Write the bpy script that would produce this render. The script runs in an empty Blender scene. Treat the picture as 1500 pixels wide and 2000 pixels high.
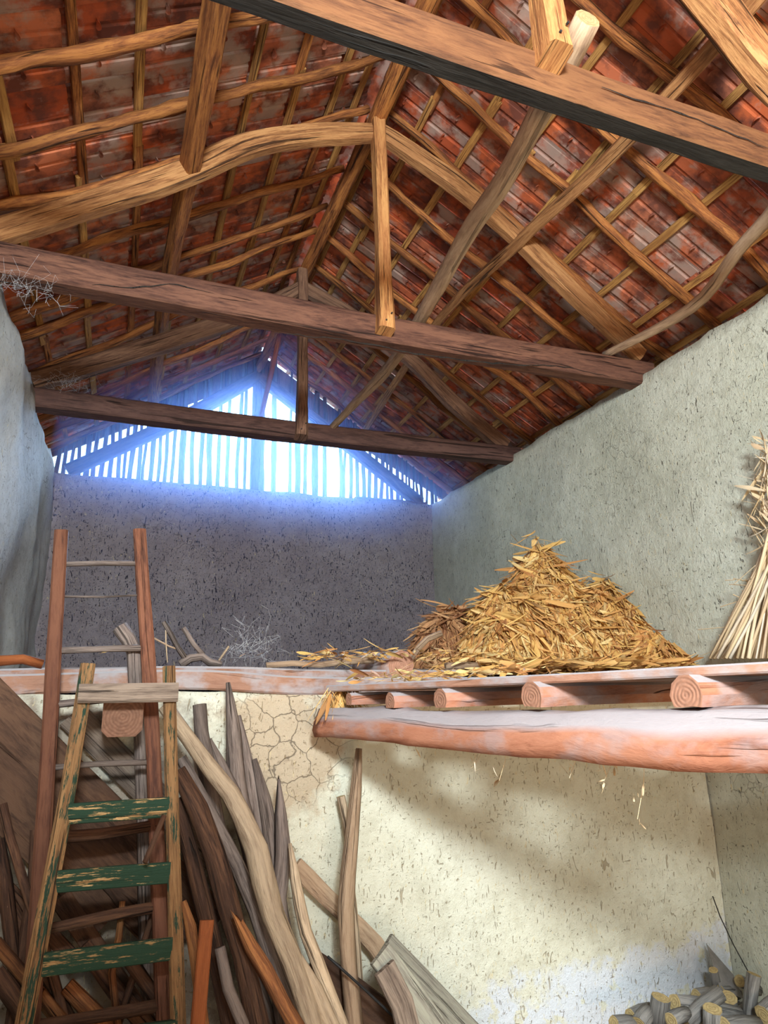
import bpy, math, random
from mathutils import Vector, Matrix, noise
random.seed(7)
SC = bpy.context.scene
COL = SC.collection
# ------------------------------------------------------------------ camera
H = 1.85                       # eye height above the floor
FPX, PITCH, YAW, ROLL = 1333.95, 0.2623, 0.367, -0.0203
_F = Vector((math.sin(YAW)*math.cos(PITCH), math.cos(YAW)*math.cos(PITCH), math.sin(PITCH)))
_r = Vector((math.cos(YAW), -math.sin(YAW), 0))
_u = Vector((-math.sin(YAW)*math.sin(PITCH), -math.cos(YAW)*math.sin(PITCH), math.cos(PITCH)))
_R = _r*math.cos(ROLL)+_u*math.sin(ROLL)
_U = _u*math.cos(ROLL)-_r*math.sin(ROLL)
cam_d = bpy.data.cameras.new('camera')
cam = bpy.data.objects.new('camera', cam_d); COL.objects.link(cam)
cam_d.sensor_fit = 'VERTICAL'; cam_d.sensor_height = 36.0; cam_d.lens = FPX/2000*36.0
cam_d.clip_start = 0.05
M = Matrix(((_R.x,_U.x,-_F.x,0),(_R.y,_U.y,-_F.y,0),(_R.z,_U.z,-_F.z,H),(0,0,0,1)))
cam.matrix_world = M
SC.camera = cam
# ------------------------------------------------------------------ world, lights, exposure
SC.view_settings.view_transform = 'Standard'
SC.view_settings.look = 'None'
SC.view_settings.gamma = 1.0
SC.view_settings.use_curve_mapping = False
SC.view_settings.exposure = 0.22
W = bpy.data.worlds.new('sky'); SC.world = W; W.use_nodes = True
nt = W.node_tree; nt.nodes.clear()
wo = nt.nodes.new('ShaderNodeOutputWorld'); wb = nt.nodes.new('ShaderNodeBackground')
wb.inputs['Color'].default_value = (0.50, 0.78, 1.0, 1); wb.inputs['Strength'].default_value = 4.0
nt.links.new(wb.outputs[0], wo.inputs[0])
def area(name, loc, target, sx, sy, power, col, spread=180):
    l = bpy.data.lights.new(name, 'AREA'); l.shape = 'RECTANGLE'; l.size = sx; l.size_y = sy
    l.energy = power; l.color = col; l.spread = math.radians(spread)
    o = bpy.data.objects.new(name, l); COL.objects.link(o)
    o.location = loc
    d = Vector(target)-Vector(loc)
    o.rotation_euler = d.to_track_quat('-Z', 'Y').to_euler()
    return o
# daylight through the wide front doorway behind the photographer, and the warm bounce off the sunlit yard
area('doorway_daylight', (-0.15, -2.0, H+1.75), (2.4, 4.5, H+0.2), 0.75, 0.7, 480, (0.88, 0.96, 1.0))
area('yard_bounce', (0.9, -1.9, 0.5), (1.7, 2.6, H+2.6), 2.2, 0.9, 75, (1.0, 0.62, 0.32))
sun_d = bpy.data.lights.new('hazy_sun', 'SUN'); sun_d.energy = 26.0; sun_d.angle = math.radians(22); sun_d.color = (0.50, 0.70, 1.0)
sun = bpy.data.objects.new('hazy_sun', sun_d); COL.objects.link(sun)
sun.rotation_euler = Vector((-0.24, -1, -0.42)).to_track_quat('-Z', 'Y').to_euler()   # low behind the gable

# ------------------------------------------------------------------ pixel to place, on a real plane (camera relative z)
def ray(x, y): return _F+_R*((x-750)/FPX)-_U*((y-1000)/FPX)
def atY(x, y, Y):
    d = ray(x, y); return d*(Y/d.y)
def atX(x, y, X):
    d = ray(x, y); return d*(X/d.x)
def atZ(x, y, Z):
    d = ray(x, y); return d*(Z/d.z)
def atP(x, y, P, N):
    d = ray(x, y); return d*(Vector(P).dot(Vector(N))/d.dot(Vector(N)))
def lean(x, y, ytop, ztop, k):      # plane leaning against the wall: y = ytop + k (z - ztop)
    return atP(x, y, (0, ytop, ztop), (0, 1, -k))
# ------------------------------------------------------------------ materials
def N(t, typ, **kw):
    n = t.nodes.new(typ)
    for k, v in kw.items():
        if k.startswith('i_'): n.inputs[k[2:].replace('_', ' ')].default_value = v
        else: setattr(n, k, v)
    return n
def new_mat(name, rough=0.8):
    m = bpy.data.materials.new(name); m.use_nodes = True
    t = m.node_tree; b = t.nodes['Principled BSDF']
    b.inputs['Roughness'].default_value = rough
    b.inputs['Specular IOR Level'].default_value = 0.25
    return m, t, b
def ramp(t, fac, stops):
    r = t.nodes.new('ShaderNodeValToRGB'); e = r.color_ramp.elements
    while len(e) < len(stops): e.new(0.5)
    for i, (p, c) in enumerate(stops):
        e[i].position = p; e[i].color = (c[0], c[1], c[2], 1) if not isinstance(c, (int, float)) else (c, c, c, 1)
    t.links.new(fac, r.inputs[0]); return r.outputs[0]
def mix(t, fac, a, b, mode='MIX'):
    m = t.nodes.new('ShaderNodeMix'); m.data_type = 'RGBA'; m.blend_type = mode
    for i, v in ((0, fac), (6, a), (7, b)):
        if hasattr(v, 'is_linked'): t.links.new(v, m.inputs[i])
        elif i == 0: m.inputs[0].default_value = v
        else: m.inputs[i].default_value = (v[0], v[1], v[2], 1)
    return m.outputs[2]
def math_(t, op, a, b=0.0):
    m = t.nodes.new('ShaderNodeMath'); m.operation = op
    for i, v in ((0, a), (1, b)):
        if hasattr(v, 'is_linked'): t.links.new(v, m.inputs[i])
        else: m.inputs[i].default_value = v
    return m.outputs[0]
def mapping(t, src, scale, loc=(0, 0, 0), rot=(0, 0, 0)):
    m = t.nodes.new('ShaderNodeMapping'); m.inputs['Scale'].default_value = scale
    m.inputs['Location'].default_value = loc; m.inputs['Rotation'].default_value = rot
    t.links.new(src, m.inputs['Vector']); return m.outputs[0]
def nz(t, vec, scale, detail=4, rough=0.6, dist=0.0):
    n = N(t, 'ShaderNodeTexNoise', i_Scale=scale, i_Detail=detail, i_Roughness=rough, i_Distortion=dist)
    t.links.new(vec, n.inputs['Vector']); return n.outputs['Fac']
def bump(t, b, h, strength, dist=0.01):
    n = N(t, 'ShaderNodeBump', i_Strength=strength, i_Distance=dist)
    t.links.new(h, n.inputs['Height']); t.links.new(n.outputs[0], b.inputs['Normal'])
def wood(name, c1, c2, dark, dust=None, dustamt=0.0, crack=0.5, rough=0.75, paint=None, gs=30):
    m, t, b = new_mat(name, rough)
    uv = t.nodes.new('ShaderNodeTexCoord').outputs['UV']
    rnd = t.nodes.new('ShaderNodeObjectInfo').outputs['Random']
    cmb = t.nodes.new('ShaderNodeCombineXYZ'); t.links.new(math_(t, 'MULTIPLY', rnd, 37.0), cmb.inputs[2])
    va = t.nodes.new('ShaderNodeVectorMath'); va.operation = 'ADD'
    t.links.new(uv, va.inputs[0]); t.links.new(cmb.outputs[0], va.inputs[1]); v = va.outputs[0]
    g0 = nz(t, mapping(t, v, (gs, 1.8, 1)), 1.0, 7, 0.7, 0.9)
    fine = nz(t, mapping(t, v, (gs*5, 9, 1), (5, 1, 2)), 1.0, 4, 0.7, 0.3)
    g = math_(t, 'ADD', math_(t, 'MULTIPLY', g0, 0.62), math_(t, 'MULTIPLY', fine, 0.38))
    big = nz(t, mapping(t, v, (5, 1.3, 1)), 1.0, 3)
    col = ramp(t, g, [(0.39, dark), (0.48, c2), (0.56, c1)])
    col = mix(t, math_(t, 'MULTIPLY', ramp(t, big, [(0.35, 0.0), (0.7, 1.0)]), 0.6), col, c2)
    hv = t.nodes.new('ShaderNodeHueSaturation'); t.links.new(col, hv.inputs['Color'])
    t.links.new(math_(t, 'ADD', math_(t, 'MULTIPLY', rnd, 0.5), 0.75), hv.inputs['Value']); col = hv.outputs[0]
    ck = nz(t, mapping(t, v, (gs*1.7, 1.0, 1), (3, 3, 3)), 1.0, 3, 0.5, 1.0)
    ckm = ramp(t, ck, [(0.33, 1.0), (0.38, 0.0)])
    col = mix(t, math_(t, 'MULTIPLY', ckm, crack), col, (dark[0]*.35, dark[1]*.35, dark[2]*.35))
    if paint:
        pn = nz(t, mapping(t, v, (48, 5, 1), (1, 7, 3)), 1.0, 6, 0.75)
        col = mix(t, ramp(t, pn, [(paint[1], 0.0), (paint[1]+.04, 1.0)]), col, paint[0])
    if dust:
        geo = t.nodes.new('ShaderNodeNewGeometry')
        sx = t.nodes.new('ShaderNodeSeparateXYZ'); t.links.new(geo.outputs['Normal'], sx.inputs[0])
        up = ramp(t, math_(t, 'MULTIPLY', sx.outputs[2], 1.0), [(0.30, 0.0), (0.55, 1.0)])
        dn = ramp(t, nz(t, mapping(t, v, (7, 5, 1)), 1.0, 5, 0.6), [(0.46, 0.0), (0.62, 1.0)])
        f = math_(t, 'MAXIMUM', up, math_(t, 'MULTIPLY', dn, dustamt))
        col = mix(t, math_(t, 'MULTIPLY', f, 0.85), col, dust)
    t.links.new(col, b.inputs['Base Color'])
    bump(t, b, math_(t, 'SUBTRACT', g, math_(t, 'MULTIPLY', ckm, 0.8)), 1.0, 0.010)
    return m
def endgrain(name, c1, c2):
    m, t, b = new_mat(name, 0.85)
    uv = t.nodes.new('ShaderNodeTexCoord').outputs['UV']
    w = N(t, 'ShaderNodeTexWave', wave_type='RINGS', rings_direction='Z', i_Scale=22.0, i_Distortion=3.0, i_Detail=2.0)
    t.links.new(uv, w.inputs['Vector'])
    n = nz(t, mapping(t, uv, (40, 40, 1)), 1.0, 4)
    col = mix(t, w.outputs['Fac'], c2, c1)
    col = mix(t, ramp(t, n, [(0.35, 0.5), (0.6, 0.0)]), col, (c2[0]*.5, c2[1]*.5, c2[2]*.5))
    t.links.new(col, b.inputs['Base Color']); bump(t, b, w.outputs['Fac'], 0.4, 0.003)
    return m
def plaster(name, base, tint, speck=(0.10, 0.09, 0.07), sp=0.8, white=None, patch=None, cracks=0.6, speckpos=0.66, crackat=None):
    m, t, b = new_mat(name, 0.95)
    b.inputs['Specular IOR Level'].default_value = 0.1
    g = t.nodes.new('ShaderNodeNewGeometry').outputs['Position']
    big = nz(t, g, 1.3, 4, 0.6)
    col = ramp(t, big, [(0.35, tint), (0.62, base)])
    mid = nz(t, g, 9, 5, 0.65)
    col = mix(t, ramp(t, mid, [(0.38, 0.35), (0.55, 0.0)]), col, (tint[0]*.72, tint[1]*.70, tint[2]*.66))
    if white:
        sx = t.nodes.new('ShaderNodeSeparateXYZ'); t.links.new(g, sx.inputs[0])
        zz = math_(t, 'ADD', sx.outputs[2], math_(t, 'MULTIPLY', sx.outputs[0], -0.10))
        f = math_(t, 'ADD', zz, math_(t, 'MULTIPLY', nz(t, g, 2.6, 6, 0.7), 0.9))
        wmask = ramp(t, f, [(0.47, 1.0), (0.56, 0.0)])
        holes = ramp(t, nz(t, g, 11, 5, 0.6), [(0.37, 0.0), (0.43, 1.0)])
        xm = ramp(t, math_(t, 'MULTIPLY', sx.outputs[0], 0.25), [(0.43, 0.0), (0.5, 1.0)])
        wm = math_(t, 'MULTIPLY', math_(t, 'MULTIPLY', wmask, holes), xm)
        col = mix(t, wm, col, white)
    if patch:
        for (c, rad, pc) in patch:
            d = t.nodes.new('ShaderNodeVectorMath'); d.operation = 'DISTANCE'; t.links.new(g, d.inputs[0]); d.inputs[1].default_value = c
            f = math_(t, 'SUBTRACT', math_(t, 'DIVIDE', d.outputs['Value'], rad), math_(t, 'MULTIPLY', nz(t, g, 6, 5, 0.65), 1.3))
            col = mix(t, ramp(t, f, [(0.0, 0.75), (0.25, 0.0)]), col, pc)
    f1 = nz(t, mapping(t, g, (75, 75, 26), (0, 0, 0), (0.35, 0.4, 0.2)), 1.0, 2, 0.5, 0.8)
    f2 = nz(t, mapping(t, g, (40, 40, 95), (5, 5, 5), (0.6, -0.8, 0.2)), 1.0, 2, 0.5, 0.8)
    f3 = nz(t, mapping(t, g, (28, 28, 9), (9, 2, 4), (-0.5, -0.3, 0.2)), 1.0, 2, 0.5, 1.4)
    s = math_(t, 'MAXIMUM', ramp(t, f1, [(speckpos, 0.0), (speckpos+.05, 1.0)]), ramp(t, f2, [(speckpos+.02, 0.0), (speckpos+.07, 1.0)]))
    s = math_(t, 'MAXIMUM', s, ramp(t, f3, [(speckpos+.03, 0.0), (speckpos+.07, 0.9)]))
    col = mix(t, math_(t, 'MULTIPLY', s, sp), col, speck)
    straw = ramp(t, nz(t, mapping(t, g, (60, 60, 20), (2, 8, 1), (-0.3, 0.5, 0)), 1.0, 2, 0.5, 0.8), [(0.67, 0.0), (0.71, 1.0)])
    col = mix(t, math_(t, 'MULTIPLY', straw, 0.5), col, (0.75, 0.62, 0.34))
    vo = N(t, 'ShaderNodeTexVoronoi', feature='DISTANCE_TO_EDGE', i_Scale=7.0)
    dv = t.nodes.new('ShaderNodeVectorMath'); dv.operation = 'ADD'
    nc = N(t, 'ShaderNodeTexNoise', i_Scale=5.0, i_Detail=4.0); t.links.new(g, nc.inputs['Vector'])
    sc = t.nodes.new('ShaderNodeVectorMath'); sc.operation = 'SCALE'; sc.inputs['Scale'].default_value = 0.20
    t.links.new(nc.outputs['Color'], sc.inputs[0]); t.links.new(g, dv.inputs[0]); t.links.new(sc.outputs[0], dv.inputs[1])
    t.links.new(dv.outputs[0], vo.inputs['Vector'])
    cm = ramp(t, vo.outputs['Distance'], [(0.006, 1.0), (0.022, 0.0)])
    cmask = ramp(t, nz(t, g, 1.1, 3), [(0.56, 0.0), (0.62, 1.0)])
    if crackat:
        dd = t.nodes.new('ShaderNodeVectorMath'); dd.operation = 'DISTANCE'; t.links.new(g, dd.inputs[0]); dd.inputs[1].default_value = crackat
        cmask = ramp(t, dd.outputs['Value'], [(0.22, 1.0), (0.42, 0.0)])
    ck = math_(t, 'MULTIPLY', math_(t, 'MULTIPLY', cm, cmask), cracks)
    col = mix(t, ck, col, (0.10, 0.08, 0.06))
    t.links.new(col, b.inputs['Base Color'])
    h = math_(t, 'ADD', math_(t, 'MULTIPLY', nz(t, g, 38, 6, 0.7), 0.7), math_(t, 'MULTIPLY', mid, 0.8))
    h = math_(t, 'SUBTRACT', h, math_(t, 'MULTIPLY', math_(t, 'ADD', s, ck), 0.5))
    bump(t, b, h, 0.75, 0.02)
    return m
def tile_mat(name):
    m, t, b = new_mat(name, 0.8)
    tc = t.nodes.new('ShaderNodeTexCoord').outputs['Object']
    rnd = t.nodes.new('ShaderNodeObjectInfo').outputs['Random']
    cmb = t.nodes.new('ShaderNodeCombineXYZ'); t.links.new(math_(t, 'MULTIPLY', rnd, 91.0), cmb.inputs[2])
    va = t.nodes.new('ShaderNodeVectorMath'); va.operation = 'ADD'
    t.links.new(tc, va.inputs[0]); t.links.new(cmb.outputs[0], va.inputs[1]); v = va.outputs[0]
    col = ramp(t, rnd, [(0.0, (0.42, 0.080, 0.032)), (0.35, (0.60, 0.14, 0.048)), (0.6, (0.48, 0.13, 0.06)), (0.8, (0.64, 0.20, 0.09)), (1.0, (0.38, 0.14, 0.085))])
    n1 = nz(t, mapping(t, v, (7, 6, 7)), 1.0, 5, 0.6)
    col = mix(t, ramp(t, n1, [(0.40, 0.85), (0.58, 0.0)]), col, (0.12, 0.045, 0.035))
    n2 = nz(t, mapping(t, v, (5, 4, 5), (4, 4, 0)), 1.0, 5, 0.62)
    thr = math_(t, 'MULTIPLY', math_(t, 'ABSOLUTE', math_(t, 'SUBTRACT', math_(t, 'FRACT', math_(t, 'MULTIPLY', rnd, 7.3)), 0.5)), 0.22)
    lf = math_(t, 'ADD', n2, thr)
    col = mix(t, math_(t, 'MULTIPLY', ramp(t, lf, [(0.545, 0.0), (0.66, 1.0)]), 0.75), col, (0.44, 0.33, 0.27))
    t.links.new(col, b.inputs['Base Color'])
    bump(t, b, nz(t, v, 60, 4, 0.6), 0.4, 0.004)
    return m
def leaf_mat(name, stops):
    m, t, b = new_mat(name, 0.7)
    uv = t.nodes.new('ShaderNodeTexCoord').outputs['UV']
    sx = t.nodes.new('ShaderNodeSeparateXYZ'); t.links.new(uv, sx.inputs[0])
    rnd = t.nodes.new('ShaderNodeObjectInfo').outputs['Random']
    f = math_(t, 'FRACT', math_(t, 'ADD', math_(t, 'FLOOR', sx.outputs[0], 0.0), 0.0))
    idx = math_(t, 'FRACT', math_(t, 'ADD', math_(t, 'MULTIPLY', math_(t, 'FLOOR', sx.outputs[0]), 0.6180339), rnd))
    col = ramp(t, idx, stops)
    fib = nz(t, mapping(t, uv, (14, 0.6, 1)), 1.0, 3)
    col = mix(t, ramp(t, fib, [(0.3, 0.5), (0.6, 0.0)]), col, tuple(c*0.4 for c in stops[0][1]))
    t.links.new(col, b.inputs['Base Color'])
    b.inputs['Specular IOR Level'].default_value = 0.15
    return m
def plain(name, c, rough=0.8, bumpy=0.3):
    m, t, b = new_mat(name, rough)
    g = t.nodes.new('ShaderNodeNewGeometry').outputs['Position']
    n = nz(t, g, 14, 5, 0.65)
    t.links.new(mix(t, ramp(t, n, [(0.35, 0.7), (0.65, 0.0)]), c, tuple(x*0.6 for x in c)), b.inputs['Base Color'])
    bump(t, b, n, bumpy, 0.01); return m

DUST = (0.40, 0.40, 0.42)
m_tie = wood('tie_beam_wood', (0.20, 0.092, 0.056), (0.125, 0.055, 0.036), (0.05, 0.022, 0.016), crack=0.9, gs=14)
m_tie3 = wood('shaded_far_tie_wood', (0.12, 0.062, 0.048), (0.08, 0.04, 0.032), (0.035, 0.018, 0.014), crack=0.8, gs=14)  # darker copy of the tie wood, with backlit shade put into its colour
m_tie1 = wood('near_tie_beam_wood', (0.20, 0.088, 0.036), (0.135, 0.056, 0.024), (0.055, 0.022, 0.012), crack=0.8, gs=14)
m_black = wood('black_wood', (0.030, 0.026, 0.022), (0.018, 0.015, 0.012), (0.008, 0.007, 0.006), gs=18)
m_raft = wood('principal_rafter_wood', (0.56, 0.29, 0.115), (0.36, 0.16, 0.06), (0.12, 0.05, 0.022), crack=0.9, gs=24)
m_rafter = wood('rafter_pole_wood', (0.50, 0.205, 0.055), (0.27, 0.095, 0.03), (0.07, 0.025, 0.012), crack=0.85, gs=22)
m_batt = wood('batten_wood', (0.64, 0.36, 0.11), (0.42, 0.20, 0.06), (0.12, 0.045, 0.02), crack=0.7, gs=36)
m_pole = wood('grey_pole_wood', (0.48, 0.34, 0.22), (0.36, 0.24, 0.15), (0.18, 0.11, 0.07), crack=0.5, gs=16)
m_post = wood('king_post_wood', (0.60, 0.31, 0.11), (0.40, 0.17, 0.06), (0.15, 0.055, 0.02), crack=0.8, gs=24)
m_gable = wood('gable_stick_wood', (0.16, 0.11, 0.085), (0.11, 0.08, 0.06), (0.05, 0.035, 0.03))
m_bark = wood('grey_bark', (0.28, 0.22, 0.185), (0.17, 0.13, 0.11), (0.05, 0.037, 0.03), crack=0.7, gs=26)
m_bark2 = wood('brown_bark', (0.155, 0.075, 0.04), (0.08, 0.038, 0.022), (0.025, 0.012, 0.008), crack=0.8, gs=26)
m_pale = wood('pale_weathered_wood', (0.62, 0.47, 0.31), (0.44, 0.33, 0.22), (0.20, 0.13, 0.08), crack=0.7, gs=20)
m_rail = wood('red_brown_rail', (0.20, 0.082, 0.044), (0.145, 0.055, 0.03), (0.06, 0.024, 0.016), crack=0.3, gs=16)
m_orange = wood('orange_planed_wood', (0.34, 0.105, 0.03), (0.25, 0.07, 0.02), (0.13, 0.035, 0.012), crack=0.2, gs=16)
m_green = wood('chipped_green_paint', (0.60, 0.40, 0.19), (0.46, 0.27, 0.11), (0.2, 0.1, 0.04), crack=0.5, paint=((0.022, 0.055, 0.032), 0.405))
m_yrail = wood('worn_stepladder_rail', (0.42, 0.235, 0.10), (0.28, 0.145, 0.06), (0.08, 0.04, 0.02), crack=0.9, paint=((0.022, 0.05, 0.03), 0.54), gs=36)
m_grey = wood('grey_weathered_board', (0.30, 0.23, 0.175), (0.20, 0.15, 0.115), (0.08, 0.055, 0.042), crack=0.8)
m_brown = wood('dusty_brown_board', (0.115, 0.060, 0.034), (0.075, 0.038, 0.022), (0.03, 0.015, 0.009), crack=0.4, gs=10)
m_pink = wood('pinkish_hewn_log', (0.47, 0.21, 0.125), (0.40, 0.165, 0.095), (0.26, 0.09, 0.05), dust=DUST, dustamt=0.45, crack=0.25, gs=7)
m_pink2 = wood('dusty_plank', (0.50, 0.28, 0.19), (0.42, 0.22, 0.145), (0.26, 0.12, 0.075), dust=DUST, dustamt=0.8, crack=0.25, gs=9)
m_gboard = wood('grey_green_board', (0.42, 0.41, 0.32), (0.33, 0.31, 0.25), (0.17, 0.15, 0.12), crack=0.5)
m_fire = wood('firewood_bark', (0.26, 0.25, 0.23), (0.17, 0.165, 0.155), (0.07, 0.065, 0.06), crack=0.5)
m_split = wood('split_wood', (0.42, 0.18, 0.06), (0.22, 0.085, 0.032), (0.07, 0.028, 0.014), crack=0.7)
m_end = endgrain('end_grain_brown', (0.26, 0.135, 0.085), (0.205, 0.10, 0.062))
m_endp = endgrain('end_grain_pink', (0.50, 0.26, 0.17), (0.46, 0.225, 0.14))
m_endy = endgrain('end_grain_yellow', (0.50, 0.39, 0.19), (0.40, 0.30, 0.14))
m_wR = plaster('right_wall_mud', (0.63, 0.64, 0.53), (0.54, 0.55, 0.44), sp=0.85, cracks=0.35)
m_wL = plaster('left_wall_mud', (0.62, 0.64, 0.62), (0.54, 0.56, 0.54), sp=0.7)
m_wB = plaster('back_wall_mud', (0.36, 0.31, 0.31), (0.28, 0.235, 0.24), speck=(0.03, 0.026, 0.04), sp=1.0, speckpos=0.63)  # grey mud with a modest purple cast put in for the lens flare
m_wM = plaster('lower_wall_plaster', (0.80, 0.80, 0.66), (0.72, 0.70, 0.55), speck=(0.30, 0.22, 0.12), sp=0.7, white=(0.74, 0.78, 0.82),
               patch=[((0.86, 3.77, 1.62), 0.42, (0.50, 0.37, 0.24)), ((-0.35, 3.77, 0.8), 1.3, (0.24, 0.18, 0.14))], cracks=0.7, crackat=(0.9, 3.77, 1.66))  # large brown patch at left, darkened to put the lower-left shade into the plaster
m_floor = plain('earth_floor', (0.16, 0.115, 0.08), 0.95, 0.8)
m_tile = tile_mat('terracotta_tile')
m_leafg = leaf_mat('dry_husk_gold', [(0.0, (0.58, 0.29, 0.085)), (0.3, (0.90, 0.58, 0.19)), (0.5, (0.52, 0.23, 0.08)), (0.7, (0.78, 0.42, 0.14)), (0.85, (0.97, 0.74, 0.33)), (1.0, (0.36, 0.15, 0.06))])
m_leafb = leaf_mat('dry_husk_brown', [(0.0, (0.42, 0.19, 0.085)), (0.4, (0.66, 0.36, 0.16)), (0.7, (0.30, 0.13, 0.065)), (1.0, (0.74, 0.46, 0.22))])
m_stalk = leaf_mat('pale_stalks', [(0.0, (0.72, 0.52, 0.28)), (0.4, (0.82, 0.68, 0.46)), (0.75, (0.60, 0.42, 0.24)), (1.0, (0.82, 0.74, 0.60))])
m_web = plain('cobweb_thread', (0.75, 0.76, 0.78), 0.9, 0.0)
m_iron = plain('dark_wire', (0.03, 0.03, 0.03), 0.5, 0.1)
m_slate = plain('grey_sheet', (0.26, 0.25, 0.24), 0.7, 0.3)

# ------------------------------------------------------------------ mesh tools
WL = {}                                     # world location (camera-relative z) of each object origin
class MB:
    def __init__(s): s.v = []; s.f = []; s.uv = []; s.mi = []
    def face(s, idx, uvs=None, mi=0):
        s.f.append(tuple(idx)); s.uv.append(uvs or [(s.v[i][0]+s.v[i][1], s.v[i][2]) for i in idx]); s.mi.append(mi)
    def mesh(s, name, mats, origin=Vector((0, 0, 0)), smooth=False):
        me = bpy.data.meshes.new(name)
        me.from_pydata([(Vector(v)-origin)[:] for v in s.v], [], s.f)
        ul = me.uv_layers.new(name='UVMap')
        k = 0
        flat = []
        for u in s.uv:
            for c in u: flat += [c[0], c[1]]
        ul.data.foreach_set('uv', flat)
        for m in mats: me.materials.append(m)
        me.polygons.foreach_set('material_index', s.mi)
        if smooth is True: me.polygons.foreach_set('use_smooth', [True]*len(s.f))
        elif smooth == 'side': me.polygons.foreach_set('use_smooth', [m_ == 0 for m_ in s.mi])
        me.update(); return me
    def build(s, name, mats, parent=None, smooth=False):
        if not isinstance(mats, (list, tuple)): mats = [mats]
        lo = Vector([min(v[i] for v in s.v) for i in range(3)]); hi = Vector([max(v[i] for v in s.v) for i in range(3)])
        org = (lo+hi)/2
        if parent is None: org.z = lo.z
        me = s.mesh(name, mats, org, smooth)
        o = bpy.data.objects.new(name, me); COL.objects.link(o)
        WL[o] = org.copy()
        if parent is not None:
            o.parent = parent; o.location = org-WL[parent]
        else: o.location = org
        return o
def empty(name, loc, label=None, cat=None, group=None, kind=None):
    o = bpy.data.objects.new(name, None); COL.objects.link(o); o.location = loc; WL[o] = Vector(loc)
    o.empty_display_size = 0.1
    tag(o, label, cat, group, kind); return o
def tag(o, label=None, cat=None, group=None, kind=None):
    if label: o['label'] = label
    if cat: o['category'] = cat
    if group: o['group'] = group
    if kind: o['kind'] = kind
    return o
def catmull(pts, step):
    P = [Vector(p[:3]) for p in pts]; S = [p[3] if len(p) > 3 else None for p in pts]
    out = []
    n = len(P)
    for i in range(n-1):
        p0 = P[max(i-1, 0)]; p1 = P[i]; p2 = P[i+1]; p3 = P[min(i+2, n-1)]
        k = max(1, int((p2-p1).length/step))
        for j in range(k):
            t = j/k
            q = 0.5*((2*p1)+(p2-p0)*t+(2*p0-5*p1+4*p2-p3)*t*t+(3*p1-p0-3*p2+p3)*t**3)
            s_ = None if S[i] is None else S[i]+(S[i+1]-S[i])*t
            out.append((q, s_))
    out.append((P[-1], S[-1])); return out
CIR = {n: [(math.cos(2*math.pi*i/n), math.sin(2*math.pi*i/n)) for i in range(n)] for n in (4, 5, 6, 8, 10, 12)}
def rect(w, h, c=0.008):
    w /= 2; h /= 2
    return [(w-c, -h), (w, -h+c), (w, h-c), (w-c, h), (-w+c, h), (-w, h-c), (-w, -h+c), (-w+c, -h)]
def sweep(mb, prof, pts, up=(0, 0, 1), step=0.12, jit=0.0, wob=0.0, scale=1.0, capmi=0, seed=None, tip=None, mi=0, freq=3.0):
    """pts: (x,y,z[,scale]). jit: radial roughness (fraction), wob: centreline wander (m). tip=(start,end) ragged points"""
    sd = random.random()*100 if seed is None else seed
    path = catmull(pts, step); m = len(path); n = len(prof)
    base = len(mb.v); L = 0; rings = []
    up = Vector(up)
    per = [0]
    for i in range(n):
        a = Vector(prof[i]); b = Vector(prof[(i+1) % n]); per.append(per[-1]+(b-a).length)
    u0 = random.random()*5
    prevX = None
    for i, (q, s_) in enumerate(path):
        t = (path[min(i+1, m-1)][0]-path[max(i-1, 0)][0]).normalized()
        if prevX is None: X = t.cross(up)
        else: X = prevX-t*prevX.dot(t)
        if X.length < 1e-4: X = t.cross(Vector((1, 0.1, 0)))
        X.normalize(); Y = X.cross(t).normalized(); prevX = X
        if i: L += (q-path[i-1][0]).length
        sc = (s_ if s_ is not None else 1.0)*scale
        if wob:
            e = min(1.0, i/2.0, (m-1-i)/2.0)
            q = q+X*(noise.noise(Vector((L*1.6, sd, 0)))*wob*e)+Y*(noise.noise(Vector((L*1.6, sd, 9)))*wob*e)
        ring = []
        for j, (a, b) in enumerate(prof):
            r = 1.0
            if jit: r += jit*noise.noise(Vector((a*1.5/(abs(a)+abs(b)+1e-6)*1.0, b*1.5/(abs(a)+abs(b)+1e-6), L*freq+sd)))*2
            pos = q+X*(a*sc*r)+Y*(b*sc*r)
            if tip and i == 0 and tip[0]: pos -= t*(random.random()*tip[0])
            if tip and i == m-1 and tip[1]: pos += t*(random.random()*tip[1])
            mb.v.append(pos); ring.append(base+i*n+j)
        rings.append((ring, L, sc))
    for i in range(m-1):
        (r0, l0, s0), (r1, l1, s1) = rings[i], rings[i+1]
        for j in range(n):
            k = (j+1) % n
            ua = u0+per[j]*scale; ub = u0+per[j+1]*scale
            mb.face((r0[j], r0[k], r1[k], r1[j]), [(ua, l0+u0), (ub, l0+u0), (ub, l1+u0), (ua, l1+u0)], mi)
    for ring, s_, rev in ((rings[0][0], rings[0][2], True), (rings[-1][0], rings[-1][2], False)):
        uv = [(p[0]*s_, p[1]*s_) for p in prof]
        idx = list(ring)
        if rev: idx = idx[::-1]; uv = uv[::-1]
        mb.face(idx, uv, capmi)
    return mb
def log(name, pts, r, mat, parent=None, seg=8, jit=0.10, wob=0.0, end=None, tip=None, step=0.10, flat=None):
    mb = MB()
    prof = [(a*r, b*r) for a, b in CIR[seg]]
    if flat: prof = [(a, max(b, -flat*r)) for a, b in prof]
    sweep(mb, prof, pts, jit=jit, wob=wob, capmi=1 if end else 0, tip=tip, step=step)
    return mb.build(name, [mat, end] if end else [mat], parent, smooth='side' if end else True)
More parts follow.
